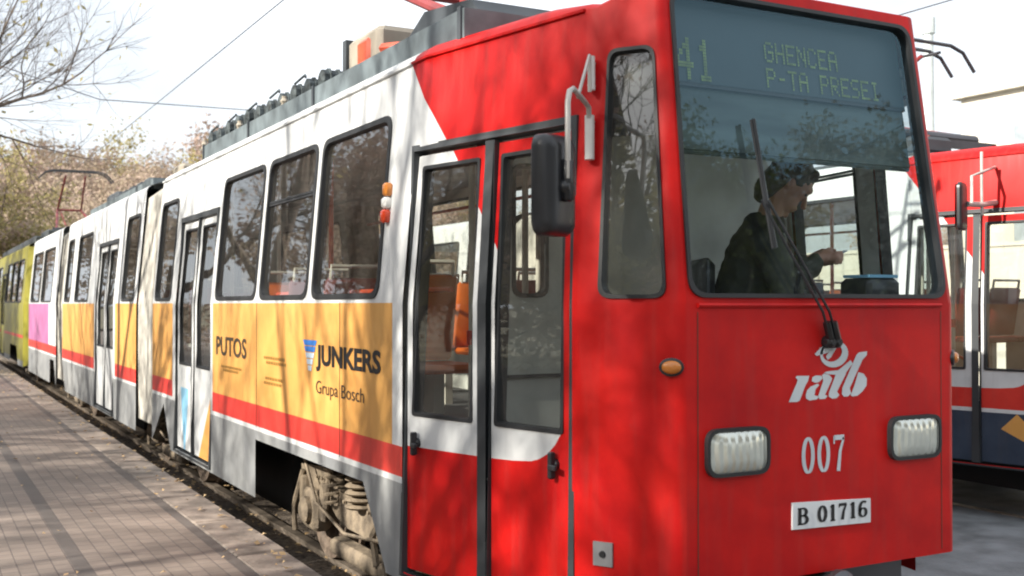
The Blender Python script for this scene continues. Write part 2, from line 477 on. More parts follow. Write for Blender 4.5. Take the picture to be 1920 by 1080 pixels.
# palette index: 0 red 1 white 2 orange 3 stripe 4 grey 5 pink 6 blue 7 triangle
def livery_main(y, z):
    if y < .43: return 0
    if z > 2.36 and y < 2.0: return 0 if y < diag_y(z) else 1
    if y < 1.5: return 0
    if z < .82: return 4
    if z < .85: return 1
    if z < .99 and not (5.12 < y < 6.55) and not 9.6 < y < 11.15: return 3
    if z > 1.655: return 1
    if 1.62 < y < 5.12 or 6.55 < y < 7.5 or 8.35 < y < 9.6 or 11.15 < y < 14.4: return 2 if z < 1.655 else 1
    if y > 16.2: return 5
    return 1
def livery_blue(y, z):
    if y < .43: return 0
    if z > 2.36 and y < 2.0: return 0 if y < diag_y(z) else 1
    if y < 1.5: return 0
    if z < .82: return 6
    if z < .85: return 1
    if z < .99: return 3
    return 1
def livery_yellow(y, z):
    if .96 < z < 1.02: return 3
    if z < .5: return 4
    return 8
PAL = [RED, WHITE, ORANGE, STRIPE, GREY, PINK, BLUE, ORANGE, YELLOW, SKYBL]
ZL = [.5, .82, .85, .96, .99, 1.02, 1.655]

def wins_loop(a, b, z0=1.675, z1=2.585, r=.09): return rr(a, z0, b, z1, r)
def door_frame(parent, fn, a, b, z0, z1, w=.03):
    g = MB()
    ring(g, [(a, z0), (b, z0), (b, z1), (a, z1)], [(a + w, z0 + .015), (b - w, z0 + .015), (b - w, z1 - w), (a + w, z1 - w)], fn, .0, -.012, .06)
    return g.build('door_frame', FRAME, parent)
def leaf(parent, fn, a, b, z0, z1, win, colour, lines, mats, hy=None, sash=.012):
    mb = MB()
    wl = rr(win[0], win[2], win[1], win[3], .015, 2)
    panel(mb, [(a, z0), (b, z0), (b, z1), (a, z1)], [wl], fn, colour, lines, off=.018)
    panel(mb, [(a, z0), (b, z0), (b, z1), (a, z1)], [wl], fn, 10, (), off=.05)
    o = mb.build('door_leaf', mats + [LINING], parent)
    window(o, lambda y, z, of=0: fn(y, z, of + .018), wl, .016, name='door_window', o1=-.006)
    if hy:
        h = MB(); z = 1.02
        p = fn(hy, z, .0)
        h.lathe(fn(hy, z, .018), fn(hy, z, 0) - fn(hy, z, .01), [(0, .022), (.014, .02), (.02, .012)], 12)
        h.box(p.x - .02, p.x + .008, p.y - .012, p.y + .012, z - .055, z + .05, bev=.005)
        h.box(p.x - .022, p.x - .006, p.y - .045, p.y + .01, z - .02, z + .002, bev=.004)
        h.build('door_handle', BLACKP, o)
    return o
def bar(parent, fn, y, w, z0, z1, name, m, proud=.014, inn=.05):
    g = MB()
    ring(g, [(y - w / 2, z0), (y + w / 2, z0), (y + w / 2, z1), (y - w / 2, z1)], [(y - w / 2 + .004, z0 + .004), (y + w / 2 - .004, z0 + .004), (y + w / 2 - .004, z1 - .004), (y - w / 2 + .004, z1 - .004)], fn, inn, -proud, -proud)
    panel(g, [(y - w / 2 + .004, z0 + .004), (y + w / 2 - .004, z0 + .004), (y + w / 2 - .004, z1 - .004), (y - w / 2 + .004, z1 - .004)], [], fn, 0, off=-proud)
    return g.build(name, m, parent)

def section(root, y0, y1, front, wl, wr, doors, notch, colour, palette, lines=(), cabw=None, glassm=None, end=False, extra_name='body'):
    """one rigid body section: shell, roof, lining, floor, windows"""
    fnL, fnR = (SL, SR) if front else (SLP, SRP)
    mb = MB()
    zt = 2.80
    bot = [(y0, .60 if front else .38)]
    if front: bot += [(.39, .60), (.39, .41), (1.50, .41), (1.50, .37), (1.70, .37)]
    for a, b in notch:
        bot += [(a, .38), (a + .30, .76), (b, .76), (b, .38)]
    bot = [q for q in bot if y0 - .001 <= q[0] <= y1 + .001]
    if bot[-1][0] < y1 - .01: bot.append((y1, .38))
    outer = bot + ([(y1, zt), (.3, zt), (y0, zt + .11)] if front else [(y1, zt), (y0, zt)])
    # remove duplicated consecutive points
    oo = [outer[0]]
    for q in outer[1:]:
        if abs(q[0] - oo[-1][0]) > 1e-4 or abs(q[1] - oo[-1][1]) > 1e-4: oo.append(q)
    outer = oo
    holesL = [wins_loop(a, b) for a, b in wl] + [[(a, z0), (b, z0), (b, z1), (a, z1)] for a, b, z0, z1 in doors]
    holesR = [wins_loop(a, b) for a, b in wr]
    if cabw: holesL.append(cabw); holesR.append(CABR)
    lin_ = [[(y0, z), (y1, z)] for z in ZL if z > .6 or not front] + [list(l) for l in lines]
    panel(mb, outer, holesL, fnL, colour, lin_)
    panel(mb, outer, holesR, fnR, colour, lin_)
    ys = ([0, .003, .010, .020, .034, .15, .3, .35, .7, 1.1, 1.44, 1.6] if front else [y0]) + [y1]
    roof(mb, ys, not front, front, mi=lambda y: (colour(max(y, .01), 2.79) if front else colour(y, 2.79)))
    if front:
        wsl = WS
        panel(mb, [(.48, .60), (1.87, .60), (1.87, zt + .11), (.48, zt + .11)], [wsl], FR, 0, [], breaks=[])
    o = mb.build(extra_name, PAL, root, merge=.0015, smooth=28)
    # lining, floor, ceiling
    li = MB()
    li_out = [(y0 + (.0 if front else 0), .90), (y1, .90), (y1, 2.70), (y0, 2.70)]
    cut = lambda hs: [h for h in hs]
    def clip(d): return [(d[0], .91), (d[1], .91), (d[1], d[3]), (d[0], d[3])]
    panel(li, li_out, [wins_loop(a, b) for a, b in wl] + [clip(d) for d in doors] + ([cabw] if cabw else []), fnL, 0, off=.05)
    panel(li, li_out, holesR, fnR, 0, off=.05)
    def slab(mb_, z0_, z1_, mi, ins=.055):
        yy = [q for q in ([.05, .12, .35, .8, 1.44] if front else [y0]) + [y1]]
        def pl(z): return [fnL(q, z, ins) for q in yy] + [fnR(q, z, ins) for q in reversed(yy)]
        mb_.rings([pl(z0_), pl(z1_)], mi)
    slab(li, 2.66, 2.69, 1); slab(li, .86, .90, 2)
    li.build('interior_lining', [LINING, CEIL, FLOOR], root)
    for a, b in wl: window(root, fnL, wins_loop(a, b), glassm=glassm, bar=2.30 if (a > 2.5 and a < 3.5) else None)
    for a, b in wr: window(root, fnR, wins_loop(a, b), glassm=glassm, bar=2.31 if a == .70 else None)
    # underframe
    u = MB(); u.box(.46 if front else .25, 1.89 if front else 2.1, y0 + .2 if front else y0, y1, .62, .84)
    if front:
        yy = [.03, .12, .35, .8, 1.44]
        u.rings([[fnL(q, z, .02) for q in yy] + [fnR(q, z, .02) for q in reversed(yy)] for z in (.615, .64)], 0)
    if front: u.box(.5, 1.85, .5, 1.62, .20, .63); u.box(.3, 2.05, 4.1, 5.1, .22, .63)  # low black front box stands in for the shade under the nose
    else: u.box(.3, 2.05, y0 + 1.2, y1 - 1.2, .25, .63)
    u.build('underframe', UNDER, root)
    return o

WS = rr(.490, 1.672, 1.860, 2.862, .08, 6)
CABR = rr(.05, 1.675, .56, 2.585, .06)
CABW = rounded([(.044, 1.67), (.290, 1.67), (.250, 2.63), (.040, 2.63)], .05, 5)

def bogie(root, yc, wheelbase=1.7, half=True):
    b = MB()
    for sx in (0, 1):
        X = .36 if sx == 0 else 1.99
        sg = 1 if sx == 0 else -1
        # side frame with dropped ends
        prof = [(yc - wheelbase / 2 - .32, .42), (yc - wheelbase / 2 - .32, .58), (yc - wheelbase / 2 + .2, .62), (yc - .35, .50), (yc + .35, .50), (yc + wheelbase / 2 - .2, .62), (yc + wheelbase / 2 + .32, .58), (yc + wheelbase / 2 + .32, .42), (yc + wheelbase / 2 - .15, .44), (yc + .35, .30), (yc - .35, .30), (yc - wheelbase / 2 + .15, .44)]
        n = len(prof)
        b.rings([[Vector((X - .04, y, z)) for y, z in prof], [Vector((X + .05, y, z)) for y, z in prof]], 0)
        for dy in (-wheelbase / 2, wheelbase / 2):
            # axle box, chevron springs
            b.box(X - .10, X + .02, yc + dy - .13, yc + dy + .13, .20, .46, 0, bev=.025)
            b.lathe((X - .15, yc + dy, .33), (1, 0, 0), [(0, .05), (.02, .085), (.05, .085)], 14)
            for kk in (-1, 1):
                b.box(X - .08, X + .03, yc + dy + kk * .20 - .05, yc + dy + kk * .20 + .05, .28, .52, 0, M=None, bev=.015)
            b.tube([(X - .09, yc + dy + .30, .14), (X - .09, yc + dy + .33, .30), (X - .06, yc + dy + .22, .55)], .018, 6)
        for k in range(7):
            b.lathe((X - .04, yc, .46 + k * .04), (0, 0, 1), [(0, .085), (.012, .10), (.024, .085)], 14)
        b.box(X - .09, X + .02, yc - .42, yc + .42, .12, .22, 0, bev=.02)      # rail brake shoe
        for q in range(16):
            yb = yc - .75 + q * .1; b.lathe((X - .052, yb, .545 if abs(yb - yc) > .4 else .46), (-1, 0, 0), [(0, .013), (.012, .013), (.014, .006)], 6)
        b.tube([(X - .10, yc + .9, .68), (X - .11, yc + .6, .40), (X - .11, yc + .1, .30), (X - .1, yc - .5, .36), (X - .08, yc - .8, .66)], .011, 5)
        for kk in (-.8, .8):
            cs = [(X - .05 + .06 * math.cos(t_ * .9), yc + kk * .55 + .06 * math.sin(t_ * .9), .40 + t_ * .0075) for t_ in range(34)]
            b.tube(cs, .011, 5)
        b.tube([(X - .06, yc - .5, .62), (X - .09, yc - .30, .36), (X - .09, yc - .36, .2)], .022, 6)
        b.tube([(X - .05, yc + .5, .66), (X - .09, yc + .52, .30)], .02, 6)
        b.box(X - .12, X - .03, yc - .62, yc - .48, .30, .52, 0, bev=.02)
    b.box(.33, 2.02, yc - .18, yc + .18, .36, .5, 0)
    o = b.build('bogie', BOGIE, root, smooth=40)
    for dy in (-wheelbase / 2, wheelbase / 2):
        w = MB()
        for X, sg in ((.457, 1), (1.893, -1)):
            w.lathe((X - .055 * sg, yc + dy, .33), (sg, 0, 0), [(0, .05), (.0, .09), (.03, .12), (.02, .25), (.0, .27), (.0, .325), (.09, .335), (.10, .36), (.13, .36), (.135, .06)], 30)
        w.tube([(.45, yc + dy, .33), (1.9, yc + dy, .33)], .06, 10)
        w.build('wheelset', WHEEL, o, smooth=35)
    return o

def seat(root, x, y, m1, face=-1):
    s = MB()
    s.box(x - .21, x + .21, y - .2, y + .2, 1.30, 1.345, 0, bev=.02)
    M = Matrix.Translation((x, y - face * .2, 1.35)) @ Matrix.Rotation(R(-10 * face), 4, 'X')
    s.box(-.21, .21, -.02, .02, 0, .46, 0, M=M, bev=.018)
    s.tube([M @ Vector((-.18, .0, .42)), M @ Vector((-.18, 0, .53)), M @ Vector((.18, 0, .53)), M @ Vector((.18, 0, .42))], .013, 6, 1)
    s.box(x - .03, x + .03, y - .1, y + .1, .9, 1.30, 1)
    return s.build('seat', [m1, POLE], root, smooth=40)

def pantograph(root, y0, z0=3.05, xc=HW, ztop=4.6, redm=PANTO):
    b = MB()
    b.box(xc - .55, xc - .49, y0 - .1, y0 + 1.4, z0, z0 + .06); b.box(xc + .49, xc + .55, y0 - .1, y0 + 1.4, z0, z0 + .06)
    b.box(xc - .55, xc + .55, y0 - .1, y0 - .04, z0, z0 + .07); b.box(xc - .55, xc + .55, y0 + 1.34, y0 + 1.4, z0, z0 + .07)
    b.tube([(xc - .5, y0 + .1, z0 + .12), (xc + .5, y0 + .1, z0 + .12)], .05, 10)
    for dx in (-.5, .5):
        for dy in (0, 1.3): b.lathe((xc + dx, y0 + dy, z0 - .12), (0, 0, 1), [(0, .035), (.02, .06), (.04, .035), (.06, .06), (.08, .035), (.12, .035)], 10, 1)
    o = b.build('pantograph', [STEEL, INSUL], root)
    zk = z0 + (ztop - z0) * .46
    a = MB()
    for dx, dk in ((-.42, -.25), (.42, .25)):
        a.tube([(xc + dx, y0 + .1, z0 + .14), (xc + dk, y0 + 1.5, zk)], .028, 7)
        a.tube([(xc + dk, y0 + 1.5, zk), (xc + dk * .8, y0 + .45, ztop - .1)], .02, 7)
    a.tube([(xc - .25, y0 + 1.5, zk), (xc + .25, y0 + 1.5, zk)], .025, 7)
    a.tube([(xc - .2, y0 + .02, z0 + .1), (xc - .2, y0 + 1.35, zk - .05)], .014, 6)
    a.build('arm', redm, o)
    h = MB()
    for dy in (-.13, .13):
        h.tube([(xc - .78, y0 + .45 + dy, ztop - .22), (xc - .62, y0 + .45 + dy, ztop - .05), (xc - .45, y0 + .45 + dy, ztop), (xc + .45, y0 + .45 + dy, ztop), (xc + .62, y0 + .45 + dy, ztop - .05), (xc + .78, y0 + .45 + dy, ztop - .22)], .018, 6)
    h.tube([(xc - .3, y0 + .32, ztop - .08), (xc - .3, y0 + .58, ztop - .08)], .015, 6); h.tube([(xc + .3, y0 + .32, ztop - .08), (xc + .3, y0 + .58, ztop - .08)], .015, 6)
    h.build('contact_head', STEEL, o)

# ---------------------------------------------------------------- lettering helpers
def text_mesh(s, size, bold=0):
    cu = bpy.data.curves.new('txt', 'FONT'); cu.body = s; cu.size = size; cu.offset = bold; cu.fill_mode = 'FRONT'; cu.resolution_u = 3
    ob = bpy.data.objects.new('txt', cu); COL.objects.link(ob)
    dg = bpy.context.evaluated_depsgraph_get(); dg.update()
    me = bpy.data.meshes.new_from_object(ob.evaluated_get(dg))
    vs = [tuple(v.co) for v in me.vertices]; fs = [tuple(f.vertices) for f in me.polygons]
    bpy.data.objects.remove(ob); bpy.data.meshes.remove(me)
    xs = [v[0] for v in vs]; ys = [v[1] for v in vs]
    x0, x1, y0, y1 = min(xs), max(xs), min(ys), max(ys)
    return [((v[0] - x0) / (x1 - x0), (v[1] - y0) / (y1 - y0)) for v in vs], fs
def text_side(parent, fn, s, ya, yb, z0, z1, m, name='lettering', bold=0, off=-.003):
    vs, fs = text_mesh(s, 1, bold)
    mb = MB(); mb.mesh([fn(ya + (yb - ya) * u, z0 + (z1 - z0) * v, off) for u, v in vs], fs)
    return mb.build(name, m, parent)
def strokes(mb, S, w, place):
    """each stroke a polyline in glyph space, laid as a mitred flat ribbon"""
    for st in S:
        P = [Vector(q[:2]) for q in st]; n = len(P); ww = [q[2] if len(q) > 2 else w for q in st]
        closed = (P[0] - P[-1]).length < 1e-6
        Lp = []; Rp = []
        for i in range(n):
            a = P[i - 1] if i > 0 else (P[-2] if closed else P[i]); b = P[i + 1] if i < n - 1 else (P[1] if closed else P[i])
            d = (b - a).normalized(); nn = Vector((-d.y, d.x)) * ww[i] / 2
            Lp.append(P[i] + nn); Rp.append(P[i] - nn)
        for i in range(n - 1): mb.poly([place(*Lp[i]), place(*Lp[i + 1]), place(*Rp[i + 1]), place(*Rp[i])])
def arc(cx, cy, rx, ry, a0, a1, n=14): return [(cx + rx * math.cos(R(a0 + (a1 - a0) * i / n)), cy + ry * math.sin(R(a0 + (a1 - a0) * i / n))) for i in range(n + 1)]
def vw(P, thin, thick):   # stroke contrast: vertical parts thick
    out = []
    for i, p in enumerate(P):
        a = Vector(P[i - 1] if i else P[0]); b = Vector(P[i + 1] if i < len(P) - 1 else P[-1])
        d = (b - a).normalized() if (b - a).length > 0 else Vector((0, 1))
        out.append((p[0], p[1], thin + (thick - thin) * abs(d.y)))
    return out
GL = {   # glyph space 0..w x 0..1
 '0': (.5, [vw(arc(.25, .5, .19, .46, 90, 450, 24), .05, .13)]),
 '7': (.5, [[(.05, .93, .12), (.47, .93, .12)], [(.045, .98, .05), (.045, .76, .05)], [(.45, .92, .07), (.30, .55, .10), (.22, .0, .13)]]),
 '1': (.42, [[(.22, 0, .13), (.22, 1, .13)], [(.08, .03, .06), (.36, .03, .06)], [(.22, .96, .06), (.07, .84, .06)]]),
 'B': (.62, [[(.14, 0, .13), (.14, 1, .13)], [(.02, .03, .06), (.3, .03, .06)], [(.02, .97, .06), (.3, .97, .06)], vw([(.14, .97)] + arc(.30, .75, .20, .22, 90, -90, 10) + [(.14, .53)], .06, .13), vw([(.14, .53)] + arc(.32, .28, .23, .25, 90, -90, 10) + [(.14, .03)], .06, .13)]),
 '6': (.52, [vw(arc(.26, .29, .19, .26, 0, 360, 20), .05, .12), vw([(.43, .88), (.36, .96), (.26, .96)] + arc(.30, .5, .23, .46, 100, 200, 8), .06, .12)]),
 ' ': (.28, [])}
def glyph_line(mb, s, x0, x1, z0, z1, off, gap=.1, fat=1):
    tot = sum(GL[c][0] for c in s) + gap * (len(s) - 1)
    k = (x1 - x0) / tot; x = x0
    for c in s:
        w, S = GL[c]
        S = [[(q[0], q[1], (q[2] if len(q) > 2 else .1) * fat) for q in st] for st in S]
        strokes(mb, S, .1, lambda u, v, xx=x: FR(xx + u * k, z0 + v * (z1 - z0), off))
        x += (w + gap) * k
F57 = {'4': ["00010", "00110", "01010", "10010", "11111", "00010", "00010"], '1': ["00100", "01100", "00100", "00100", "00100", "00100", "01110"],
 'G': ["01110", "10001", "10000", "10111", "10001", "10001", "01110"], 'H': ["10001", "10001", "10001", "11111", "10001", "10001", "10001"],
 'E': ["11111", "10000", "10000", "11110", "10000", "10000", "11111"], 'N': ["10001", "11001", "10101", "10101", "10011", "10001", "10001"],
 'C': ["01110", "10001", "10000", "10000", "10000", "10001", "01110"], 'A': ["01110", "10001", "10001", "11111", "10001", "10001", "10001"],
 'P': ["11110", "10001", "10001", "11110", "10000", "10000", "10000"], '-': ["00000", "00000", "00000", "01110", "00000", "00000", "00000"],
 'T': ["11111", "00100", "00100", "00100", "00100", "00100", "00100"], 'R': ["11110", "10001", "10001", "11110", "10100", "10010", "10001"],
 'S': ["01111", "10000", "10000", "01110", "00001", "00001", "11110"], 'I': ["01110", "00100", "00100", "00100", "00100", "00100", "01110"], ' ': ["00000"] * 7}
def dots(mb, s, x0, x1, z0, z1, off, sub=1):
    cols = len(s) * 6 - 1; dx = (x1 - x0) / cols / sub; dz = (z1 - z0) / 7 / sub
    for ci, c in enumerate(s):
        for r in range(7):
            for k in range(5):
                if F57[c][r][k] == '1':
                    for a in range(sub):
                        for b in range(sub):
                            x = x0 + ((ci * 6 + k) * sub + a) * dx; z = z1 - (r * sub + b + 1) * dz
                            mb.poly([FR(x + dx * .1, z + dz * .1, off), FR(x + dx * .9, z + dz * .1, off), FR(x + dx * .9, z + dz * .9, off), FR(x + dx * .1, z + dz * .9, off)])

# ---------------------------------------------------------------- a whole tram front section with its fittings
def tram(loc, label, group, livery, main=True, mirror=None):
    root = empty('tram', loc, label, 'tram', group)
    door_z = (.42, 2.37)
    doors = [(.40, 1.50, .42, 2.37), (5.18, 6.44, .42, 2.37)]
    wl = [(1.80, 2.82), (2.90, 3.88), (3.97, 5.06), (6.64, 7.36)]
    wr = [(.70, 1.32), (1.80, 2.82), (2.90, 3.88), (3.97, 5.06), (5.2, 6.2), (6.4, 7.36)]
    seams = [[(diag_y(2.36), 2.36), (diag_y(2.8), 2.8)], [(1.62, .9), (1.62, 1.66)], [(1.5, .37), (1.5, 2.8)], [(5.12, .4), (5.12, 1.66)], [(6.55, .38), (6.55, 1.66)], [(.9, 2.37), (2.0, 2.37)]]
    if not main:
        tri = [(1.52, .80), (2.0, .45), (2.1, .45)]
    section(root, 0, 7.45, True, wl, wr, doors, [(1.70, 3.95), (6.62, 7.46)], livery, PAL, seams, CABW)
    # vertical panel seams, drip rail
    mats = list(PAL)
    door_frame(root, SL, .385, 1.51, .40, 2.385)
    LM = list(PAL)
    if main or True:
        low = 0
        wp = [(WHITE_POLY[i], WHITE_POLY[i + 1]) for i in range(len(WHITE_POLY) - 1)]
        extra = [[(.30, .82), (1.6, .82)], [(.30, .85), (1.6, .85)]]
        def dcol(y, z):
            if main: return 1 if inpoly(y, z, WHITE_POLY) else 0
            if inpoly(y, z, WHITE_POLY): return 1
            if z < .82: return 2 if abs(y - .62) < (.82 - z) * 1.0 and z > .55 and y < .9 and (z > .70 or y < .6) else 6
            if z < .85: return 1
            return 3 if z < 1.02 else 0
        extra += [] if main else [[(.62, .82), (.30, .5)], [(.62, .82), (.94, .5)], [(.3, .7), (1.0, .7)], [(.3, .55), (1., .55)]]
        leaf(root, SL, .955, 1.478, .44, 2.335, (1.005, 1.425, 1.14, 2.285), dcol, [WHITE_POLY] + extra, LM, 1.385)
        leaf(root, SL, .432, .885, .44, 2.335, (.462, .865, 1.14, 2.285), dcol, [WHITE_POLY] + extra, LM, .505 if main else None)
        bar(root, SL, .920, .062, .43, 2.345, 'door_rubber_seal', FRAME, .008)
    # second double door
    door_frame(root, SL, 5.16, 6.46, .40, 2.385, .04)
    def d2(y, z):
        if livery is livery_main and z < .95:
            if z < .9 and abs(y - 6.15) < .12 * (z - .4) / .5 + .02: return 9
            if 5.25 < y < 5.60 and (z - .42) < (5.65 - y) * 1.3: return 2
        if not main and z < .82: return 6
        return 1
    dl = [[(5.2, .95), (6.4, .95)], [(6.0, .95), (6.12, .44)], [(6.3, .95), (6.18, .44)], [(5.65, .42), (5.25, .94)]]
    leaf(root, SL, 5.20, 5.79, .44, 2.345, (5.27, 5.72, 1.14, 2.28), d2, dl, LM)
    leaf(root, SL, 5.83, 6.42, .44, 2.345, (5.90, 6.35, 1.14, 2.28), d2, dl, LM)
    bar(root, SL, 5.81, .04, .43, 2.345, 'door_rubber_seal', FRAME, .004)
    # cab side windows and windscreen
    window(root, SL, CABW, .014); window(root, SR, CABR, .018)
    w = MB(); li = inset(WS, .016); ring(w, WS, li, FR, 0, -.010)
    ws = w.build('windscreen_frame', GASKET, root, smooth=40)
    p = MB(); panel(p, li, [], FR, 0, off=.014, breaks=[]); p.build('windscreen', GLASSF, ws)
    # red crease rail under the screen
    c = MB(); c.tube([FR(.53, 1.645, -.003), FR(1.82, 1.645, -.003)], .009, 6); c.build('trim_rail', RED, root)
    g = MB()
    for fn in (SL, SR):
        g.tube([fn(1.60, 2.795, -.006), fn(7.45, 2.795, -.006)], .011, 5)
        g.tube([fn(.36, 2.795, -.006), fn(1.44, 2.795, -.006), fn(1.60, 2.795, -.006)], .009, 5, 1)
    g.build('drip_rail', [WHITE, RED], root)
    # sheet seam in the flank; the rear line is a trunk's shadow, painted
    if main:
        g = MB()
        for y in (2.34, 3.93):
            g = MB()
            panel(g, [(y - .004, .84), (y + .004, .84), (y + .004, 1.66), (y - .004, 1.66)], [], SL, 0, off=-.0015)
            g.build('seam_and_shadow_line', INKB, root)
    for xx in (.53, 1.82):
        g = MB(); g.poly([FR(xx - .002, .62, -.0015), FR(xx + .002, .62, -.0015), FR(xx + .002, 1.62, -.0015), FR(xx - .002, 1.62, -.0015)]); g.build('seam_and_shadow_line', INKB, root)
    # headlights
    for x0, x1 in ((.56, .86), (1.50, 1.80)):
        h = MB(); lo = rr(x0, 1.01, x1, 1.19, .055); ring(h, lo, inset(lo, .013), FR, 0, -.022, .02)
        ho = h.build('headlight', GASKET, root, smooth=40)
        l = MB(); lo2 = inset(lo, .013); steps = [(1, -.016), (.8, -.024), (.45, -.030)]
        cx, cz = (x0 + x1) / 2, 1.10
        rs = [[FR(cx + (q[0] - cx) * s, cz + (q[1] - cz) * s, o) for q in lo2] for s, o in steps]
        l.rings(rs, 0, True); l.build('lens', HEADL, ho, smooth=60)
    # indicators on the corners
    for fn, sg in ((SL, 1), (SR, -1)):
        i = MB(); y = .024
        pc = fn(.030, 1.42, 0); nrm = Vector((-sg * .62, -.78, 0)); tt = Vector((nrm.y, -nrm.x, 0))
        def oval(rx, rz, d): return [pc + nrm * d + tt * (rx * math.cos(a * math.pi / 8)) + Vector((0, 0, rz * math.sin(a * math.pi / 8))) for a in range(16)]
        i.rings([oval(.046, .034, -.02), oval(.046, .034, .014), oval(.038, .026, .018)], 0)
        io = i.build('indicator', BLACKP, root, smooth=40)
        q = MB(); q.rings([oval(.037, .025, .016), oval(.034, .022, .028), oval(.02, .012, .034)], 0); q.build('lens', AMBER, io, smooth=50)
    # side repeaters
    s = MB()
    for z0, z1, mi in ((2.17, 2.24, 0), (2.11, 2.17, 1), (2.04, 2.11, 2)):
        pa = SL(1.76, z0, 0); s.box(pa.x - .035, pa.x + .01, 1.735, 1.785, z0 + .003, z1 - .003, mi, bev=.01)
    s.build('side_repeater', [AMBER, LENSW, REDL], root, smooth=40)
    # wipers
    w = MB()
    for dx in (0, .035):
        w.tube([FR(1.165 + dx, 1.50, -.03), FR(1.10 + dx, 1.62, -.05), FR(.84 + dx, 2.04, -.045)], .006, 6)
        w.lathe(FR(1.165 + dx, 1.50, 0), (0, -1, 0), [(0, .026), (.03, .024), (.045, .012)], 12)
        w.tube([FR(1.165 + dx, 1.50, -.03), FR(1.135 + dx, 1.58, -.035)], .016, 6)
    w.tube([FR(.845, 2.36, -.035), FR(.875, 2.05, -.035), FR(.90, 1.86, -.035)], .008, 6)
    w.tube([FR(.845, 2.36, -.020), FR(.90, 1.86, -.020)], .008, 4)
    w.build('wiper', BLACKP, root)
    # buffer, coupler and tow gear under the nose
    b = MB(); b.box(.62, 1.73, .10, .5, .42, .62, 0, bev=.04)
    b.box(.95, 1.12, -.05, .4, .40, .52, 0, bev=.03); b.lathe((1.17, -.10, .55), (0, 1, 0), [(0, .05), (.02, .07), (.05, .07), (.06, .04), (.3, .04)], 14)
    b.tube([(.7, .15, .5), (.7, .12, .3), (.75, .3, .25)], .02, 6)
    b.build('coupler', STEEL, root)
    # socket plate
    s = MB(); lo = [(.235, .665), (.305, .665), (.305, .755), (.235, .755)]
    ring(s, lo, inset(lo, .006), SL, 0, -.008, -.008); panel(s, inset(lo, .006), [], SL, 0, off=-.008)
    s.lathe(SL(.27, .71, -.006), SL(.27, .71, 0) - SL(.27, .71, .01), [(0, .014), (.01, .012)], 10, 1)
    s.build('socket_plate', [mat('grey_socket_plate', (.25, .25, .26), .5), BLACKP], root)
    # destination display behind the screen
    d = MB()
    q = lambda x, z, o: FR(x, z, o)
    d.rings([[q(.51, 2.50, .06), q(1.84, 2.50, .06), q(1.84, 2.85, .06), q(.51, 2.85, .06)], [q(.51, 2.50, .20), q(1.84, 2.50, .20), q(1.84, 2.85, .20), q(.51, 2.85, .20)]], 0)
    do = d.build('destination_display', SIGNB, root)
    fl = mat('sign_face', (.030, .055, .065), .5, var=.1)
    fb = MB(); fb.poly([q(.515, 2.515, .057), q(1.835, 2.515, .057), q(1.835, 2.845, .057), q(.515, 2.845, .057)]); fb.build('sign_face', fl, do)
    t = MB(); dots(t, '41', .55, .74, 2.522, 2.692, .053, 2); dots(t, 'GHENCEA', 1.02, 1.44, 2.635, 2.722, .053); dots(t, 'P-TA PRESEI', 1.02, 1.68, 2.528, 2.612, .053)
    t.build('sign_lettering', FLIP, do)
    v = MB()
    v.rings([[q(.51, 2.255, .075), q(1.84, 2.255, .075), q(1.84, 2.50, .075), q(.51, 2.50, .075)], [q(.51, 2.255, .10), q(1.84, 2.255, .10), q(1.84, 2.50, .10), q(.51, 2.50, .10)]])
    v.tube([q(.51, 2.25, .09), q(1.84, 2.25, .09)], .012, 6)
    v.build('sunblind', SIGNV, root)
    # upper dark blind in the cab side windows
    v = MB(); panel(v, [(.065, 2.30), (.27, 2.30), (.255, 2.63), (.065, 2.63)], [], SL, 0, off=.06); v.build('side_blind', SIGNB, root)
    # cab: dashboard, ticket box, wheel, partition
    c = MB()
    c.rings([[Vector((x, y, z)) for x, y, z in ((.48, .07, 1.30), (1.87, .07, 1.30), (1.87, .07, 1.62), (.48, .07, 1.62))], [Vector((x, y, z)) for x, y, z in ((.46, .42, 1.2), (1.9, .42, 1.2), (1.9, .38, 1.60), (.46, .38, 1.60))]], 0)
    c.box(1.55, 1.75, .14, .32, 1.62, 1.76, 1, bev=.02)
    c.box(1.565, 1.735, .15, .30, 1.762, 1.775, 2)
    c.box(1.30, 1.36, .2, .26, 1.62, 1.74, 1, bev=.01)
    c.tube([(1.22, .22, 1.62), (1.22, .22, 1.72), (1.22, .2, 1.78)], .012, 6, 1)
    c.build('dashboard', [DASH, BLACKP, SKYBL], root, smooth=40)
    pw = MB()
    wloop = rr(.52, 1.70, .68, 2.30, .05)
    v_, F_ = cdt([(.36, .92), (2.24, .92), (2.22, 2.66), (.36, 2.66)], [wloop], [])
    for yy in (1.36, 1.39):
        pw.mesh([(a[0], yy, a[1]) for a in v_], [f for f, _, _ in F_])
    pw.rings([[Vector((a, 1.352, z)) for a, z in wloop], [Vector((a, 1.352, z)) for a, z in inset(wloop, -.02)], [Vector((a, 1.398, z)) for a, z in inset(wloop, -.02)], [Vector((a, 1.398, z)) for a, z in wloop], [Vector((a, 1.352, z)) for a, z in wloop]], 1, False)
    pw.box(.34, .37, 1.34, 1.41, .92, 2.66, 1)
    pw.box(.37, 1.2, 1.345, 1.358, 1.30, 1.315, 1)
    pw.box(.86, .94, 1.345, 1.357, 2.18, 2.29, 2)
    if main: pw.build('cab_partition', [LINING, FRAME, STRIPE], root)
    # seats and poles
    for i, y in enumerate((1.95, 2.85, 3.55, 4.35, 6.9)):
        for x in (.35, 1.55, 2.0):
            if x < .5 and 5 < y < 6.6: continue
            seat(root, x, y, SEATR if (i + int(x)) % 3 else SEATO)
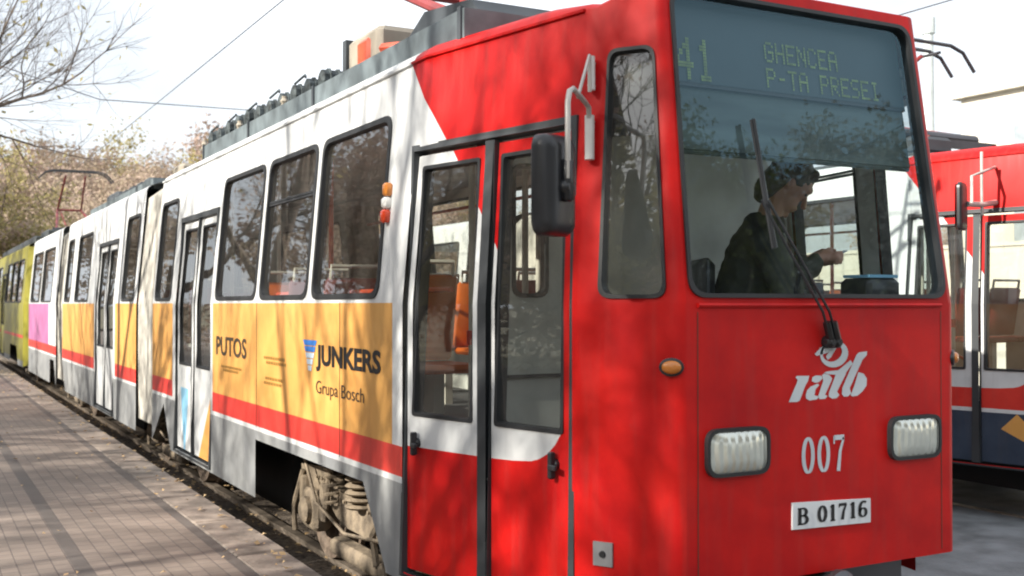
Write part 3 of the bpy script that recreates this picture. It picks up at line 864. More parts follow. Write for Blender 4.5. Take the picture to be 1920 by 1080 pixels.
    for x, y, mm_ in ((.42, 1.62, POLE), (.72, 1.62, POLE), (.25, 2.0, POLER), (.55, 2.85, POLER), (.5, 3.9, POLER), (.5, 5.1, POLE), (.5, 6.5, POLE), (1.25, 2.4, POLE), (1.25, 4.0, POLE)):
        g = MB(); g.tube([(x, y, .9), (x, y, 2.66)], .017, 8)
        if mm_ is POLE and y < 2: g.tube([(x, y, 1.45), (x, y, 1.52)], .026, 8, 1)
        g.build('grab_pole', [mm_, STRIPE], root, smooth=50)
    g = MB()
    g.tube([(.3, 1.6, 1.72), (.3, 5.0, 1.72)], .014, 7); g.tube([(2.05, 1.6, 2.45), (2.05, 7.2, 2.45)], .014, 7); g.tube([(.42, 1.62, 1.35), (1.0, 1.62, 1.12)], .014, 7)
    g.build('hand_rail', POLER, root)
    bogie(root, 2.85, 1.6)
    # mirror
    mx_, my_, mz_ = mirror or (.0, .15, 2.07)
    m_ = MB()
    lo = rr(-.095, -.18, .095, .18, .05, 6)
    th = 1 if main else .45
    Mx = Matrix.Translation((mx_, my_, mz_)) @ Matrix.Rotation(R(24), 4, 'Z')
    rs = []
    for d_, s_ in ((-.055, .55), (-.045, .85), (-.02, 1.0), (.02, 1.0), (.026, .95)):
        rs.append([Mx @ Vector((a * s_ if s_ < .9 else a - math.copysign(.095 * (1 - s_), a), d_ * th, b * (s_ if s_ > .9 else (s_ + 1) / 2))) for a, b in lo])
    m_.rings(rs, 0)
    if main:
        m_.lathe(Mx @ Vector((0, -.05, -.01)), Mx.to_3x3() @ Vector((0, -1, 0)), [(0, .03), (.02, .03), (.035, .018)], 12)
        m_.box(-.02, .02, -.085, -.05, -.06, .09, 0, M=Mx, bev=.008)
    mo = m_.build('mirror', BLACKP, root, smooth=50)
    g = MB(); g.poly([Mx @ Vector((a * .93, .027, b * .95)) for a, b in reversed(lo)]); g.build('mirror_glass', MIRR, mo)
    a = MB(); am = Mx @ Vector((-.01, -.075, .02)); T = Vector((am.x, am.y, 2.40 if main else mz_ + .22))
    base = SL(.315, 2.40, -.04)
    if main:
        a.tube([am, (T.x, T.y, T.z - .04), T + Vector((.012, .008, .0)), T + Vector((.035, .02, .012)), (base.x - .03, base.y - .02, 2.415), (base.x - .005, base.y - .005, 2.40), (base.x, base.y, 2.36)], .0105, 8)
        top = SL(.315, 2.60, -.045); mid = T.lerp(Vector((base.x, base.y, 2.41)), .45)
        a.tube([mid, top], .007, 6); a.tube([top, SL(.315, 2.46, -.035)], .008, 6)
        a.tube([SL(.318, 2.20, -.022), SL(.318, 2.37, -.028)], .019, 8, 1)
        a.tube([SL(.314, 2.47, -.022), SL(.314, 2.60, -.03)], .015, 8, 1)
        for z in (2.22, 2.35, 2.49, 2.58): a.tube([SL(.318, z, 0), SL(.318, z, -.03)], .012, 6)
    else:
        e = SL(my_, 2.5, 0)
        a.tube([am, T, (T.x + .1, T.y, T.z + .03), (e.x, e.y, 2.70)], .012, 8)
        a.tube([(mx_ + .06, my_, mz_ + .02), (mx_ + .2, my_ - .02, mz_ + .02), (e.x + .02, e.y, mz_ + .05)], .022, 8)
        a.tube([(mx_ + .2, my_ - .02, mz_ - .06), (mx_ + .2, my_ - .02, mz_ + .42)], .012, 8)
    a.build('mirror_arm', [ARM, mat('white_bracket', (.7, .68, .66), .4)], root, smooth=50)
    return root

MAIN = (2.0, 3.2, 0)
tr = tram(MAIN, 'red fronted articulated tram with a driver in the cab, nearest to the camera', 'trams', livery_main)
# markings on the nose
g = MB()
def lp(u, v): return FR(.867 + u / 1320 * .627, 1.545 - v / 1080 * .378, -.003)
def fill(P):
    v, F = cdt([Vector(q) for q in P] and P, [], [])
    g.mesh([lp(*q) for q in v], [f for f, _, _ in F])
fill([(212, 780), (245, 700), (300, 570), (310, 540), (285, 510), (300, 495), (435, 500), (420, 560), (395, 600), (330, 770), (300, 782)])       # r
fill([(462, 560), (470, 515), (510, 498), (570, 505), (580, 540), (540, 575), (500, 580)])
fill([(395, 710), (410, 660), (450, 620), (530, 590), (545, 610), (505, 650), (490, 720), (545, 735), (520, 765), (440, 775), (400, 750)])       # a bowl
fill([(530, 740), (590, 560), (575, 500), (600, 480), (660, 500), (690, 540), (680, 570), (610, 720), (640, 735), (610, 765), (550, 765)])        # a stem
fill([(650, 740), (655, 690), (730, 500), (640, 490), (600, 470), (640, 458), (760, 450), (850, 380), (900, 340), (925, 380), (850, 480), (840, 510), (745, 690), (770, 730), (740, 765), (690, 768)])  # t with swoosh
fill([(800, 720), (805, 650), (970, 280), (1000, 255), (1095, 245), (1090, 290), (1040, 340), (890, 660), (905, 720), (870, 752), (820, 752)])     # b stem
fill([(900, 740), (940, 640), (990, 480), (1050, 500), (1090, 560), (1085, 640), (1040, 700), (980, 750), (920, 755)])                             # b bowl
def ringp(c, rx, ry, w0, w1, rot=0, a0=0, a1=360):
    N = 28; O = []; I = []
    for i in range(N + 1):
        a = R(a0 + (a1 - a0) * i / N); w = w0 + (w1 - w0) * .5 * (1 + math.cos(a - R(60)))
        for L_, r_ in ((O, 1), (I, 0)):
            x = math.cos(a) * (rx - (w if r_ == 0 else 0)); y = math.sin(a) * (ry - (w if r_ == 0 else 0))
            L_.append(lp(c[0] + x * math.cos(R(rot)) - y * math.sin(R(rot)), c[1] + x * math.sin(R(rot)) + y * math.cos(R(rot))))
    for i in range(N): g.poly([O[i], O[i + 1], I[i + 1], I[i]])
ringp((715, 265), 160, 150, 22, 80, -20)
fill([(495, 260), (560, 190), (650, 140), (690, 125), (700, 200), (640, 250), (590, 262), (520, 280)])
fill([(700, 180), (760, 165), (740, 200), (700, 260), (680, 300), (640, 330), (620, 290), (650, 250)])
g.build('emblem', LETTER, tr)
g = MB(); glyph_line(g, '007', 1.035, 1.262, .99, 1.132, -.003, .14, 1.15); g.build('fleet_number', LETTER, tr)
g = MB(); lo = [(.981, .782), (1.397, .772), (1.397, .868), (.981, .885)]
g.rings([[FR(a, b, 0) for a, b in lo], [FR(a, b, -.008) for a, b in lo]])
po = g.build('number_plate', PLATE, tr)
g = MB(); glyph_line(g, 'B 01716', 1.003, 1.376, .798, .862, -.0105, .13, 1.45)
g.build('plate_lettering', INK, po)
# advertising lettering on the amber band
text_side(tr, SL, 'JUNKERS', 2.72, 1.76, 1.275, 1.425, INK, 'advert_lettering', .035)
text_side(tr, SL, 'Grupa Bosch', 2.72, 1.98, 1.13, 1.225, INKB, 'advert_lettering')
text_side(tr, SL, 'PUTOS', 5.0, 4.17, 1.275, 1.415, INKB, 'advert_lettering', .02)
g = MB()
for a, b, z in ((4.85, 4.30, 1.19), (4.80, 4.40, 1.165), (3.75, 3.35, 1.30), (3.70, 3.30, 1.27), (3.72, 3.38, 1.17), (3.75, 3.4, 1.14)):
    y = a
    rnd = random.Random(int(a * 100 + z * 100))
    while y > b:
        w = rnd.uniform(.02, .05); g.poly([SL(y, z, -.003), SL(y - w, z, -.003), SL(y - w, z + .018, -.003), SL(y, z + .018, -.003)]); y -= w + .015
g.build('advert_small_print', INKF, tr)
g = MB(); 
for k in range(5):
    z0 = 1.445 - k * .036; h = .034 if k else .05
    wa = .12 * (1 - k * .18)
    zt = z0; zb = z0 - .030
    g.poly([SL(2.83 + wa, zt, -.003), SL(2.83 - wa, zt, -.003), SL(2.83 - wa * .82, zb, -.003), SL(2.83 + wa * .82, zb, -.003)], 0 if k in (0, 1) else 1)
g.build('advert_emblem', [LOGOB, mat('pale_blue_ink', (.5, .6, .7), .5)], tr)

# rear sections of the main tram
def joint(root, y0, y1, wdt=.12):
    g = MB(); n = 9; rs = []
    prof = [(.03, .50), (.02, 1.2), (.02, 1.65), (.07, 2.2), (.12, 2.72), (.30, 2.86), (2.05, 2.86), (2.23, 2.72), (2.28, 2.2), (2.33, 1.65), (2.33, 1.2), (2.32, .50)]
    for i in range(n * 2 + 1):
        y = y0 + (y1 - y0) * i / (2 * n); s_ = 0 if i % 2 == 0 else .05
        rs.append([Vector((x + (s_ if x < HW else -s_), y, z - (s_ if z > 2.7 else 0))) for x, z in prof])
    g.rings(rs, 0, False, closed=False)
    g.build('bellows', BELLOWS, root)
joint(tr, 7.45, 8.30)
section(tr, 8.30, 14.35, False, [(8.46, 9.22), (11.75, 13.05), (13.55, 14.2)], [(8.5, 9.5), (9.7, 10.9), (11.75, 13.05)], [(9.72, 11.08, .42, 2.37)], [(14.0, 14.35)], livery_main, PAL, [[(9.6, .8), (9.6, 1.66)], [(11.15, .8), (11.15, 1.66)]], glassm=GLASSD)
door_frame(tr, SLP, 9.70, 11.10, .40, 2.385, .04)
leaf(tr, SLP, 9.74, 10.38, .44, 2.345, (9.81, 10.31, 1.14, 2.28), 1, [], list(PAL)); leaf(tr, SLP, 10.42, 11.06, .44, 2.345, (10.49, 10.99, 1.14, 2.28), 1, [], list(PAL))
bar(tr, SLP, 10.40, .04, .43, 2.345, 'door_rubber_seal', FRAME, .004)
joint(tr, 14.35, 15.15)
section(tr, 15.15, 19.6, False, [(15.9, 17.5), (17.7, 19.3)], [(15.9, 17.5), (17.7, 19.3)], [], [(15.15, 16.0)], livery_main, PAL, [[(16.2, .8), (16.2, 1.66)]], glassm=GLASSD)
g = MB(); g.rings([[Vector(q) for q in ((.0, 19.6, .4), (2.35, 19.6, .4), (2.35, 19.6, 1.65), (2.25, 19.6, 2.8), (.10, 19.6, 2.8), (.0, 19.6, 1.65))], [Vector(q) for q in ((.35, 20.5, .5), (2.0, 20.5, .5), (2.0, 20.5, 1.65), (1.9, 20.4, 2.8), (.45, 20.4, 2.8), (.35, 20.5, 1.65))]])
g.build('tail', WHITE, tr)
bogie(tr, 7.95, 1.6); bogie(tr, 14.75, 1.6)
for y in (9, 12, 13.5, 16.5, 18):
    for x in (.35, 2.0): seat(tr, x, y, SEATR)
# roof equipment
g = MB()
top = [(1.22, 2.96), (6.2, 2.96)]
g.box(.18, 2.17, 1.22, 6.2, 2.84, 2.985, 0)
g.box(.20, 2.15, 8.5, 13.0, 2.84, 2.95, 0)
for y in (1.24, 3.3, 4.78, 6.18): g.box(.17, .19, y, y + .035, 2.83, 2.995, 1)
g.build('roof_fairing', [ROOFG, ROOFD], tr)
g = MB(); pr = [(2.25, 2.967), (1.88, 3.13), (1.36, 3.07), (1.24, 2.967)]
g.rings([[Vector((.28, y, z)) for y, z in pr], [Vector((2.07, y, z)) for y, z in pr]], 0)
g.build('pantograph_well', ROOFD, tr)
g = MB(); g.box(.32, .62, 2.60, 3.1, 2.967, 3.24, 0, bev=.03); g.box(.31, .63, 3.1, 3.16, 2.967, 3.25, 1); g.box(.30, .42, 2.72, 2.9, 2.97, 3.19, 2, bev=.02); g.tube([(.35, 2.6, 3.1), (.35, 2.3, 3.05)], .03, 6, 2)
g.build('roof_box', [ROOFC, ROOFD, POLER], tr)
g = MB()
rq = random.Random(4)
for i in range(11):
    y = 3.3 + i * .29; hh = rq.uniform(0, .03)
    g.lathe((.25, y + .12, 3.05 + hh), (1, 0, 0), [(0, .03), (.015, .07), (.3, .072), (.31, .03)], 10, 0)
    for k in range(4): g.lathe((.30 + k * .06, y + .12, 3.05 + hh), (1, 0, 0), [(0, .072), (.003, .082), (.012, .082), (.015, .072)], 10, 0)
    if i % 4 == 2: g.lathe((.25, y + .27, 2.985), (0, 0, 1), [(0, .022), (.02, .034), (.035, .02), (.055, .032), (.075, .018), (.09, .02)], 8, 2)
    if i % 2: g.tube([(.25, y + .1, 3.12 + hh), (.28, y + .2, 3.16), (.25, y + .33, 3.12)], .008, 5)
g.box(.24, .9, 3.25, 6.15, 2.985, 3.0, 0)
g.build('resistor_bank', [RESIST, INSUL, ROOFC], tr)
g = MB()
g.box(.5, 1.2, 6.8, 7.5, 2.95, 3.13, 0, bev=.03); g.box(.35, .9, 7.9, 8.3, 2.9, 3.05, 1, bev=.03); g.lathe((.35, 6.6, 2.93), (0, 0, 1), [(0, .04), (.04, .07), (.07, .04), (.12, .06), (.16, .03)], 10, 0)
for i in range(6): g.box(.35, 1.0, 9.6 + i * .5, 9.95 + i * .5, 2.95, 3.08, 0, bev=.03)
g.box(.5, 1.4, 12.8, 13.6, 2.95, 3.22, 0, bev=.04)
g.build('roof_gear', [ROOFD, ROOFC], tr)
pantograph(tr, 2.3, 3.12)

# second tram
t2 = tram((7.1, 4.8, 0), 'red and white tram with blue and orange lower side, on the far track', 'trams', livery_blue, False, (-.20, .78, 2.38))
pantograph(t2, 2.05, 3.06, ztop=4.12)
g = MB(); g.box(.45, 1.9, 1.7, 5.5, 2.90, 2.95); g.box(.5, .9, 1.75, 2.0, 2.95, 3.10, bev=.03); g.box(.5, .8, 3.9, 5.2, 2.95, 3.05, bev=.03); g.build('roof_fairing', ROOFD, t2)
joint(t2, 7.45, 8.3)
section(t2, 8.30, 14.35, False, [(8.46, 9.6), (9.9, 11.1), (11.4, 12.6), (12.9, 14.1)], [(8.46, 9.6), (9.9, 11.1), (11.4, 12.6), (12.9, 14.1)], [], [(8.3, 9.0)], livery_blue, PAL)
bogie(t2, 7.95, 1.6)

# yellow tram behind
ty = empty('tram', (2.0, 24.0, 0), 'yellow tram with a raised red pantograph, standing behind the rear of the nearest tram', 'tram', 'trams')
section(ty, 0.0, 12.0, False, [(.5, 1.8), (2.0, 3.3), (3.5, 4.8), (6.4, 7.7), (7.9, 9.2), (9.4, 10.7)], [(.5, 2.0), (2.3, 4.0), (5, 8), (8.2, 11)], [(4.95, 6.2, .42, 2.37)], [(1.2, 3.2)], livery_yellow, PAL, [], glassm=GLASSD)
door_frame(ty, SLP, 4.95, 6.2, .40, 2.385, .04)
leaf(ty, SLP, 4.99, 5.56, .44, 2.345, (5.05, 5.5, 1.14, 2.28), 8, [], list(PAL)); leaf(ty, SLP, 5.58, 6.16, .44, 2.345, (5.65, 6.1, 1.14, 2.28), 8, [], list(PAL))
g = MB(); g.rings([[Vector(q) for q in ((.35, -.6, .5), (2.0, -.6, .5), (2.0, -.6, 1.65), (1.9, -.5, 2.8), (.45, -.5, 2.8), (.35, -.6, 1.65))], [Vector(q) for q in ((.0, 0, .4), (2.35, 0, .4), (2.35, 0, 1.65), (2.25, 0, 2.8), (.10, 0, 2.8), (.0, 0, 1.65))]])
g.build('nose', YELLOW, ty)
g = MB(); g.box(.3, 2.05, 1.0, 10, 2.92, 3.08, bev=.03); g.box(.5, 1.4, 0.6, 1.8, 3.0, 3.2, bev=.03); g.build('roof_gear', ROOFD, ty)
bogie(ty, 2.2, 1.6); pantograph(ty, 1.2, 3.12, ztop=4.55)

# ---------------------------------------------------------------- the driver
pr_ = empty('person', (MAIN[0] + 1.40, MAIN[1] + .60, .90), 'driver in an olive brown jacket sitting in profile behind the windscreen, looking down at papers', 'person', rz=R(-28.7))
def capsule(mb, a, b, ra, rb, seg=12, mi=0):
    a = Vector(a); b = Vector(b); d = (b - a); L_ = d.length; d.normalize()
    prof = []
    for k in range(5): t_ = math.pi / 2 * (1 - k / 4); prof.append((-math.sin(t_) * ra, max(.0008, math.cos(t_) * ra)))
    for k in range(5): t_ = math.pi / 2 * k / 4; prof.append((L_ + math.sin(t_) * rb, max(.0008, math.cos(t_) * rb)))
    mb.lathe(a, d, prof, seg, mi)
def ell(mb, c, r, tilt=0, seg=18):
    c = Vector(c); M = Matrix.Translation(c) @ Matrix.Rotation(R(tilt), 4, 'Y')
    rs = []
    for i in range(1, 12):
        th = math.pi * i / 12
        rs.append([M @ Vector((r[0] * math.sin(th) * math.cos(2 * math.pi * k / seg), r[1] * math.sin(th) * math.sin(2 * math.pi * k / seg), -r[2] * math.cos(th))) for k in range(seg)])
    mb.rings(rs, 0, True)
def fuse(o, vox, it=3, fac=.5):
    m1 = o.modifiers.new('fuse', 'REMESH'); m1.mode = 'VOXEL'; m1.voxel_size = vox; m1.use_smooth_shade = True
    m2 = o.modifiers.new('soft', 'SMOOTH'); m2.iterations = it; m2.factor = fac
TL = 40   # head bowed
def hd(x, y, z):
    c = Vector((.095, 0, 1.285)); v = Matrix.Rotation(R(TL), 3, 'Y') @ Vector((x, y, z)); return c + v
b = MB()
capsule(b, (-.01, 0, 1.08), hd(-.02, 0, -.04), .06, .055)
ell(b, hd(0, 0, .03), (.098, .076, .105), TL); ell(b, hd(.03, 0, -.05), (.062, .055, .075), TL)
capsule(b, hd(.096, 0, .015), hd(.116, 0, -.028), .008, .014); capsule(b, hd(.085, .0, .042), hd(.088, 0, .044), .02, .02)
capsule(b, hd(.082, -.028, .032), hd(.082, .028, .032), .014, .014)            # brow
capsule(b, hd(.092, -.016, -.062), hd(.092, .016, -.062), .009, .009); capsule(b, hd(.084, -.014, -.078), hd(.084, .014, -.078), .009, .009)
capsule(b, hd(.072, 0, -.108), hd(.06, 0, -.105), .018, .022)                    # chin
for sy in (-1, 1):
    ell(b, hd(-.008, sy * .078, .0), (.018, .009, .03), TL)
capsule(b, (-.10, 0, .55), (-.08, 0, .75), .14, .125); capsule(b, (-.08, 0, .75), (-.03, 0, 1.0), .125, .12)
for sy in (-1, 1):
    capsule(b, (-.03, 0, 1.03), (-.02, sy * .15, 1.04), .07, .055)
    capsule(b, (-.02, sy * .16, 1.03), (.03, sy * .22, .80), .048, .038); capsule(b, (.03, sy * .22, .80), (.20, sy * .09, .945), .038, .027)
    w0 = Vector((.21, sy * .08, .95))
    capsule(b, w0, w0 + Vector((.055, -sy * .015, .012)), .026, .028); capsule(b, w0 + Vector((.03, -sy * .02, 0)), w0 + Vector((.075, sy * .01, .005)), .022, .02)
    for k, (dz_, ln) in enumerate(((.026, .036), (.012, .042), (-.004, .039), (-.019, .031))):
        k0 = w0 + Vector((.075, sy * .012, dz_)); k1 = k0 + Vector((ln * .75, -sy * ln * .35, .004)); k2 = k1 + Vector((ln * .25, -sy * ln * .75, -.004))
        capsule(b, k0, k1, .0095, .0085, 8); capsule(b, k1, k2, .0085, .007, 8)
    capsule(b, w0 + Vector((.02, -sy * .01, .026)), w0 + Vector((.055, -sy * .03, .045)), .011, .010, 8); capsule(b, w0 + Vector((.055, -sy * .03, .045)), w0 + Vector((.088, -sy * .04, .04)), .010, .008, 8)
    capsule(b, (-.08, sy * .09, .53), (.36, sy * .12, .53), .075, .055); capsule(b, (.36, sy * .12, .53), (.38, sy * .12, .10), .055, .036); capsule(b, (.38, sy * .12, .05), (.52, sy * .12, .035), .038, .03)
bo = b.build('body', SKIN, pr_); fuse(bo, .006, 2)
h = MB()
ell(h, hd(-.018, 0, .052), (.108, .088, .100), TL); ell(h, hd(-.062, 0, -.03), (.062, .076, .115), TL); capsule(h, hd(.06, -.04, .105), hd(.06, .04, .105), .024, .024)
capsule(h, hd(-.03, -.072, .0), hd(-.05, -.06, -.06), .02, .02); capsule(h, hd(-.03, .072, .0), hd(-.05, .06, -.06), .02, .02)
ho = h.build('hair', HAIR, pr_); fuse(ho, .010, 1)
dp = ho.modifiers.new('locks', 'DISPLACE'); tx = bpy.data.textures.new('locks', 'CLOUDS'); tx.noise_scale = .03; dp.texture = tx; dp.strength = .012; dp.mid_level = .5
for nm in (0,):
    e = MB()
    for sy in (-1, 1): ell(e, hd(.083, sy * .028, .012), (.010, .013, .006), TL, 10)
    e.build('eyes', INK, pr_)
j = MB()
capsule(j, (-.11, 0, .50), (-.09, 0, .75), .175, .16); capsule(j, (-.09, 0, .75), (-.05, 0, .98), .165, .14)
capsule(j, (-.04, 0, 1.08), (.01, 0, 1.10), .085, .075)
for sy in (-1, 1):
    capsule(j, (-.05, sy * .05, 1.01), (-.03, sy * .155, 1.02), .10, .078)
    capsule(j, (-.03, sy * .17, 1.01), (.02, sy * .235, .78), .075, .062); capsule(j, (.02, sy * .235, .78), (.185, sy * .098, .935), .066, .046)
    capsule(j, (-.10, sy * .12, .60), (.05, sy * .13, .62), .12, .09)
jo = j.build('jacket', JACKET, pr_); fuse(jo, .012, 3)
dp = jo.modifiers.new('folds', 'DISPLACE'); tx = bpy.data.textures.new('folds', 'CLOUDS'); tx.noise_scale = .11; dp.texture = tx; dp.strength = .045; dp.mid_level = .5
tq = MB()
for sy in (-1, 1):
    capsule(tq, (-.08, sy * .09, .53), (.36, sy * .12, .53), .095, .072); capsule(tq, (.36, sy * .12, .53), (.38, sy * .12, .12), .072, .055)
to = tq.build('trousers', TROUS, pr_); fuse(to, .014, 3)
# things he holds and sits on
pp = MB(); pp.box(-.05, .05, -.035, .035, -.003, .003, 0, M=Matrix.Translation((.0, 0, 0)) @ Matrix.Rotation(R(-30), 4, 'Y'))
po_ = pp.build('ticket_pad', PAPER); po_.location = pr_.location + Matrix.Rotation(R(-28.7), 3, 'Z') @ Vector((.31, 0, .965)); po_.rotation_euler = (0, 0, R(-28.7))
tag(po_, 'small pale pad of papers held in the hands of the driver', 'paper pad')
ds = MB()
Ms = Matrix.Translation((1.40, .60, .9)) @ Matrix.Rotation(R(-28.7), 4, 'Z')
ds.box(-.28, .18, -.23, .23, .36, .45, 0, M=Ms, bev=.03); ds.box(-.34, -.27, -.22, .22, .40, .95, 0, M=Ms, bev=.03); ds.box(-.05, .05, -.05, .05, 0, .36, 0, M=Ms)
ds.build('driver_seat', BLACKP, tr, smooth=40)

# ---------------------------------------------------------------- ground, platform, track
def sheet(name, x0, x1, y0, y1, z, m, nx=1, ny=1, amp=0, seed=0):
    rnd = random.Random(seed); V = []; Fc = []
    for i in range(ny + 1):
        for k in range(nx + 1): V.append((x0 + (x1 - x0) * k / nx, y0 + (y1 - y0) * i / ny, z + rnd.uniform(-amp, amp)))
    for i in range(ny):
        for k in range(nx): a = i * (nx + 1) + k; Fc.append((a, a + 1, a + nx + 2, a + nx + 1))
    mb = MB(); mb.mesh(V, Fc); o = mb.build(name, m); o['kind'] = 'structure'; return o
GROUND = mat('dry_ground', (.17, .15, .09), .95, var=.3, scale=.4, bump=.6, bscale=3)
ASPH = mat('grey_paving', (.155, .168, .18), .85, var=.22, scale=3.5, bump=.5, bscale=45, detail=9)
BALL = mat('ballast', (.20, .16, .12), .95, var=.5, scale=30, bump=1., bscale=60, col2=(.05, .04, .035))
m, t, p = nmat('platform_pavers'); n = t.nodes; L = t.links
tcn = n.new('ShaderNodeTexCoord')
mp = n.new('ShaderNodeMapping'); mp.inputs['Rotation'].default_value = (0, 0, R(90)); L.new(tcn.outputs['Object'], mp.inputs['Vector'])
br = n.new('ShaderNodeTexBrick'); br.inputs['Scale'].default_value = 5.0; br.inputs['Mortar Size'].default_value = .018; br.inputs['Mortar Smooth'].default_value = .3
br.inputs['Color1'].default_value = (.19, .155, .13, 1); br.inputs['Color2'].default_value = (.235, .19, .16, 1); br.inputs['Mortar'].default_value = (.12, .10, .09, 1)
br.inputs['Brick Width'].default_value = .55; br.inputs['Row Height'].default_value = .42
L.new(mp.outputs['Vector'], br.inputs['Vector'])
sp = n.new('ShaderNodeSeparateXYZ'); L.new(tcn.outputs['Object'], sp.inputs[0])
def band(c, w):
    a = n.new('ShaderNodeMath'); a.operation = 'SUBTRACT'; a.inputs[1].default_value = c; L.new(sp.outputs['X'], a.inputs[0])
    b = n.new('ShaderNodeMath'); b.operation = 'ABSOLUTE'; L.new(a.outputs[0], b.inputs[0])
    d = n.new('ShaderNodeMath'); d.operation = 'LESS_THAN'; d.inputs[1].default_value = w; L.new(b.outputs[0], d.inputs[0]); return d.outputs[0]
def addn(a, b):
    q = n.new('ShaderNodeMath'); q.operation = 'MAXIMUM'; L.new(a, q.inputs[0]); L.new(b, q.inputs[1]); return q.outputs[0]
bands = addn(addn(band(1.53, .035), band(.80, .04)), addn(band(0.05, .04), band(-.70, .04)))
mxb = n.new('ShaderNodeMixRGB'); mxb.inputs[2].default_value = (.115, .098, .088, 1); L.new(bands, mxb.inputs[0]); L.new(br.outputs['Color'], mxb.inputs[1])
nz = n.new('ShaderNodeTexNoise'); nz.inputs['Scale'].default_value = 1.7; nz.inputs['Detail'].default_value = 8; L.new(tcn.outputs['Object'], nz.inputs['Vector'])
mr = n.new('ShaderNodeMapRange'); mr.inputs['From Min'].default_value = .3; mr.inputs['From Max'].default_value = .7; mr.inputs['To Min'].default_value = .70; mr.inputs['To Max'].default_value = 1.15; L.new(nz.outputs['Fac'], mr.inputs['Value'])
mu = n.new('ShaderNodeMixRGB'); mu.blend_type = 'MULTIPLY'; mu.inputs[0].default_value = 1; L.new(mxb.outputs[0], mu.inputs[1]); L.new(mr.outputs[0], mu.inputs[2])
L.new(mu.outputs[0], p.inputs['Base Color']); p.inputs['Roughness'].default_value = .8
bp = n.new('ShaderNodeBump'); bp.inputs['Strength'].default_value = .5; bp.inputs['Distance'].default_value = .01; L.new(br.outputs['Fac'], bp.inputs['Height']); bp.invert = True; L.new(bp.outputs['Normal'], p.inputs['Normal'])
PAVE = m
EDGE = mat('kerb_stone', (.26, .215, .18), .85, var=.25, scale=6, bump=.4)
sheet('ground', -400, 600, -200, 900, -.30, GROUND)
sheet('track_bed', 1.4, 5.0, -6, 70, -.06, BALL, 24, 400, .018, 3)
sheet('paved_yard', 5.0, 40, -12, 60, .0, ASPH)
sheet('lane_paving', 4.05, 5.0, -6, 70, -.004, ASPH)
g = MB(); g.box(-14, 1.56, -9, 62, -.25, .28); o = g.build('platform', PAVE); o['kind'] = 'structure'
g = MB()
y = -9
rnd = random.Random(5)
while y < 62:
    g.box(1.565, 1.85 + rnd.uniform(-.006, .006), y, y + .985, -.25, .28 + rnd.uniform(-.004, .004), bev=.012); y += 1.0
o = g.build('platform_kerb', EDGE); o['kind'] = 'structure'
g = MB()
for X in (2.457, 3.893, 7.557, 8.993):
    z0 = -.10 if X < 5 else -.02
    zt_ = .0 if X < 5 else .006
    pr = [(-.065, z0 - .02), (.065, z0 - .02), (.065, z0), (.012, z0 + .02), (.012, zt_ - .03 if X < 5 else zt_ - .01), (.034, zt_ - .02 if X < 5 else zt_ - .008), (.034, zt_), (-.034, zt_), (-.034, zt_ - .02 if X < 5 else zt_ - .008), (-.012, zt_ - .03 if X < 5 else zt_ - .01), (-.012, z0 + .02), (-.065, z0)]
    g.rings([[Vector((X + a, -6, b)) for a, b in pr], [Vector((X + a, 70, b)) for a, b in pr]])
o = g.build('rails', RAILM); o['kind'] = 'structure'
# fallen leaves
rnd = random.Random(11); g = MB()
for i in range(1900):
    if rnd.random() < .8: x = rnd.uniform(1.88, 2.9); z = -.03
    else: x = 1.84 - abs(rnd.gauss(0, .12 if rnd.random() < .6 else .8)); z = .288
    y = rnd.uniform(1.5, 26); a = rnd.uniform(0, 6.28); s_ = rnd.uniform(.012, .03)
    q = [Vector((x + math.cos(a + k * math.pi / 2) * s_ * (1 if k % 2 else .6), y + math.sin(a + k * math.pi / 2) * s_ * (1 if k % 2 else .6), z + rnd.uniform(.003, .022))) for k in range(4)]
    g.poly(q)
o = g.build('fallen_leaves', LEAF_C); tag(o, 'scattered dry fallen leaves along the platform edge and track', 'leaves', kind='stuff')

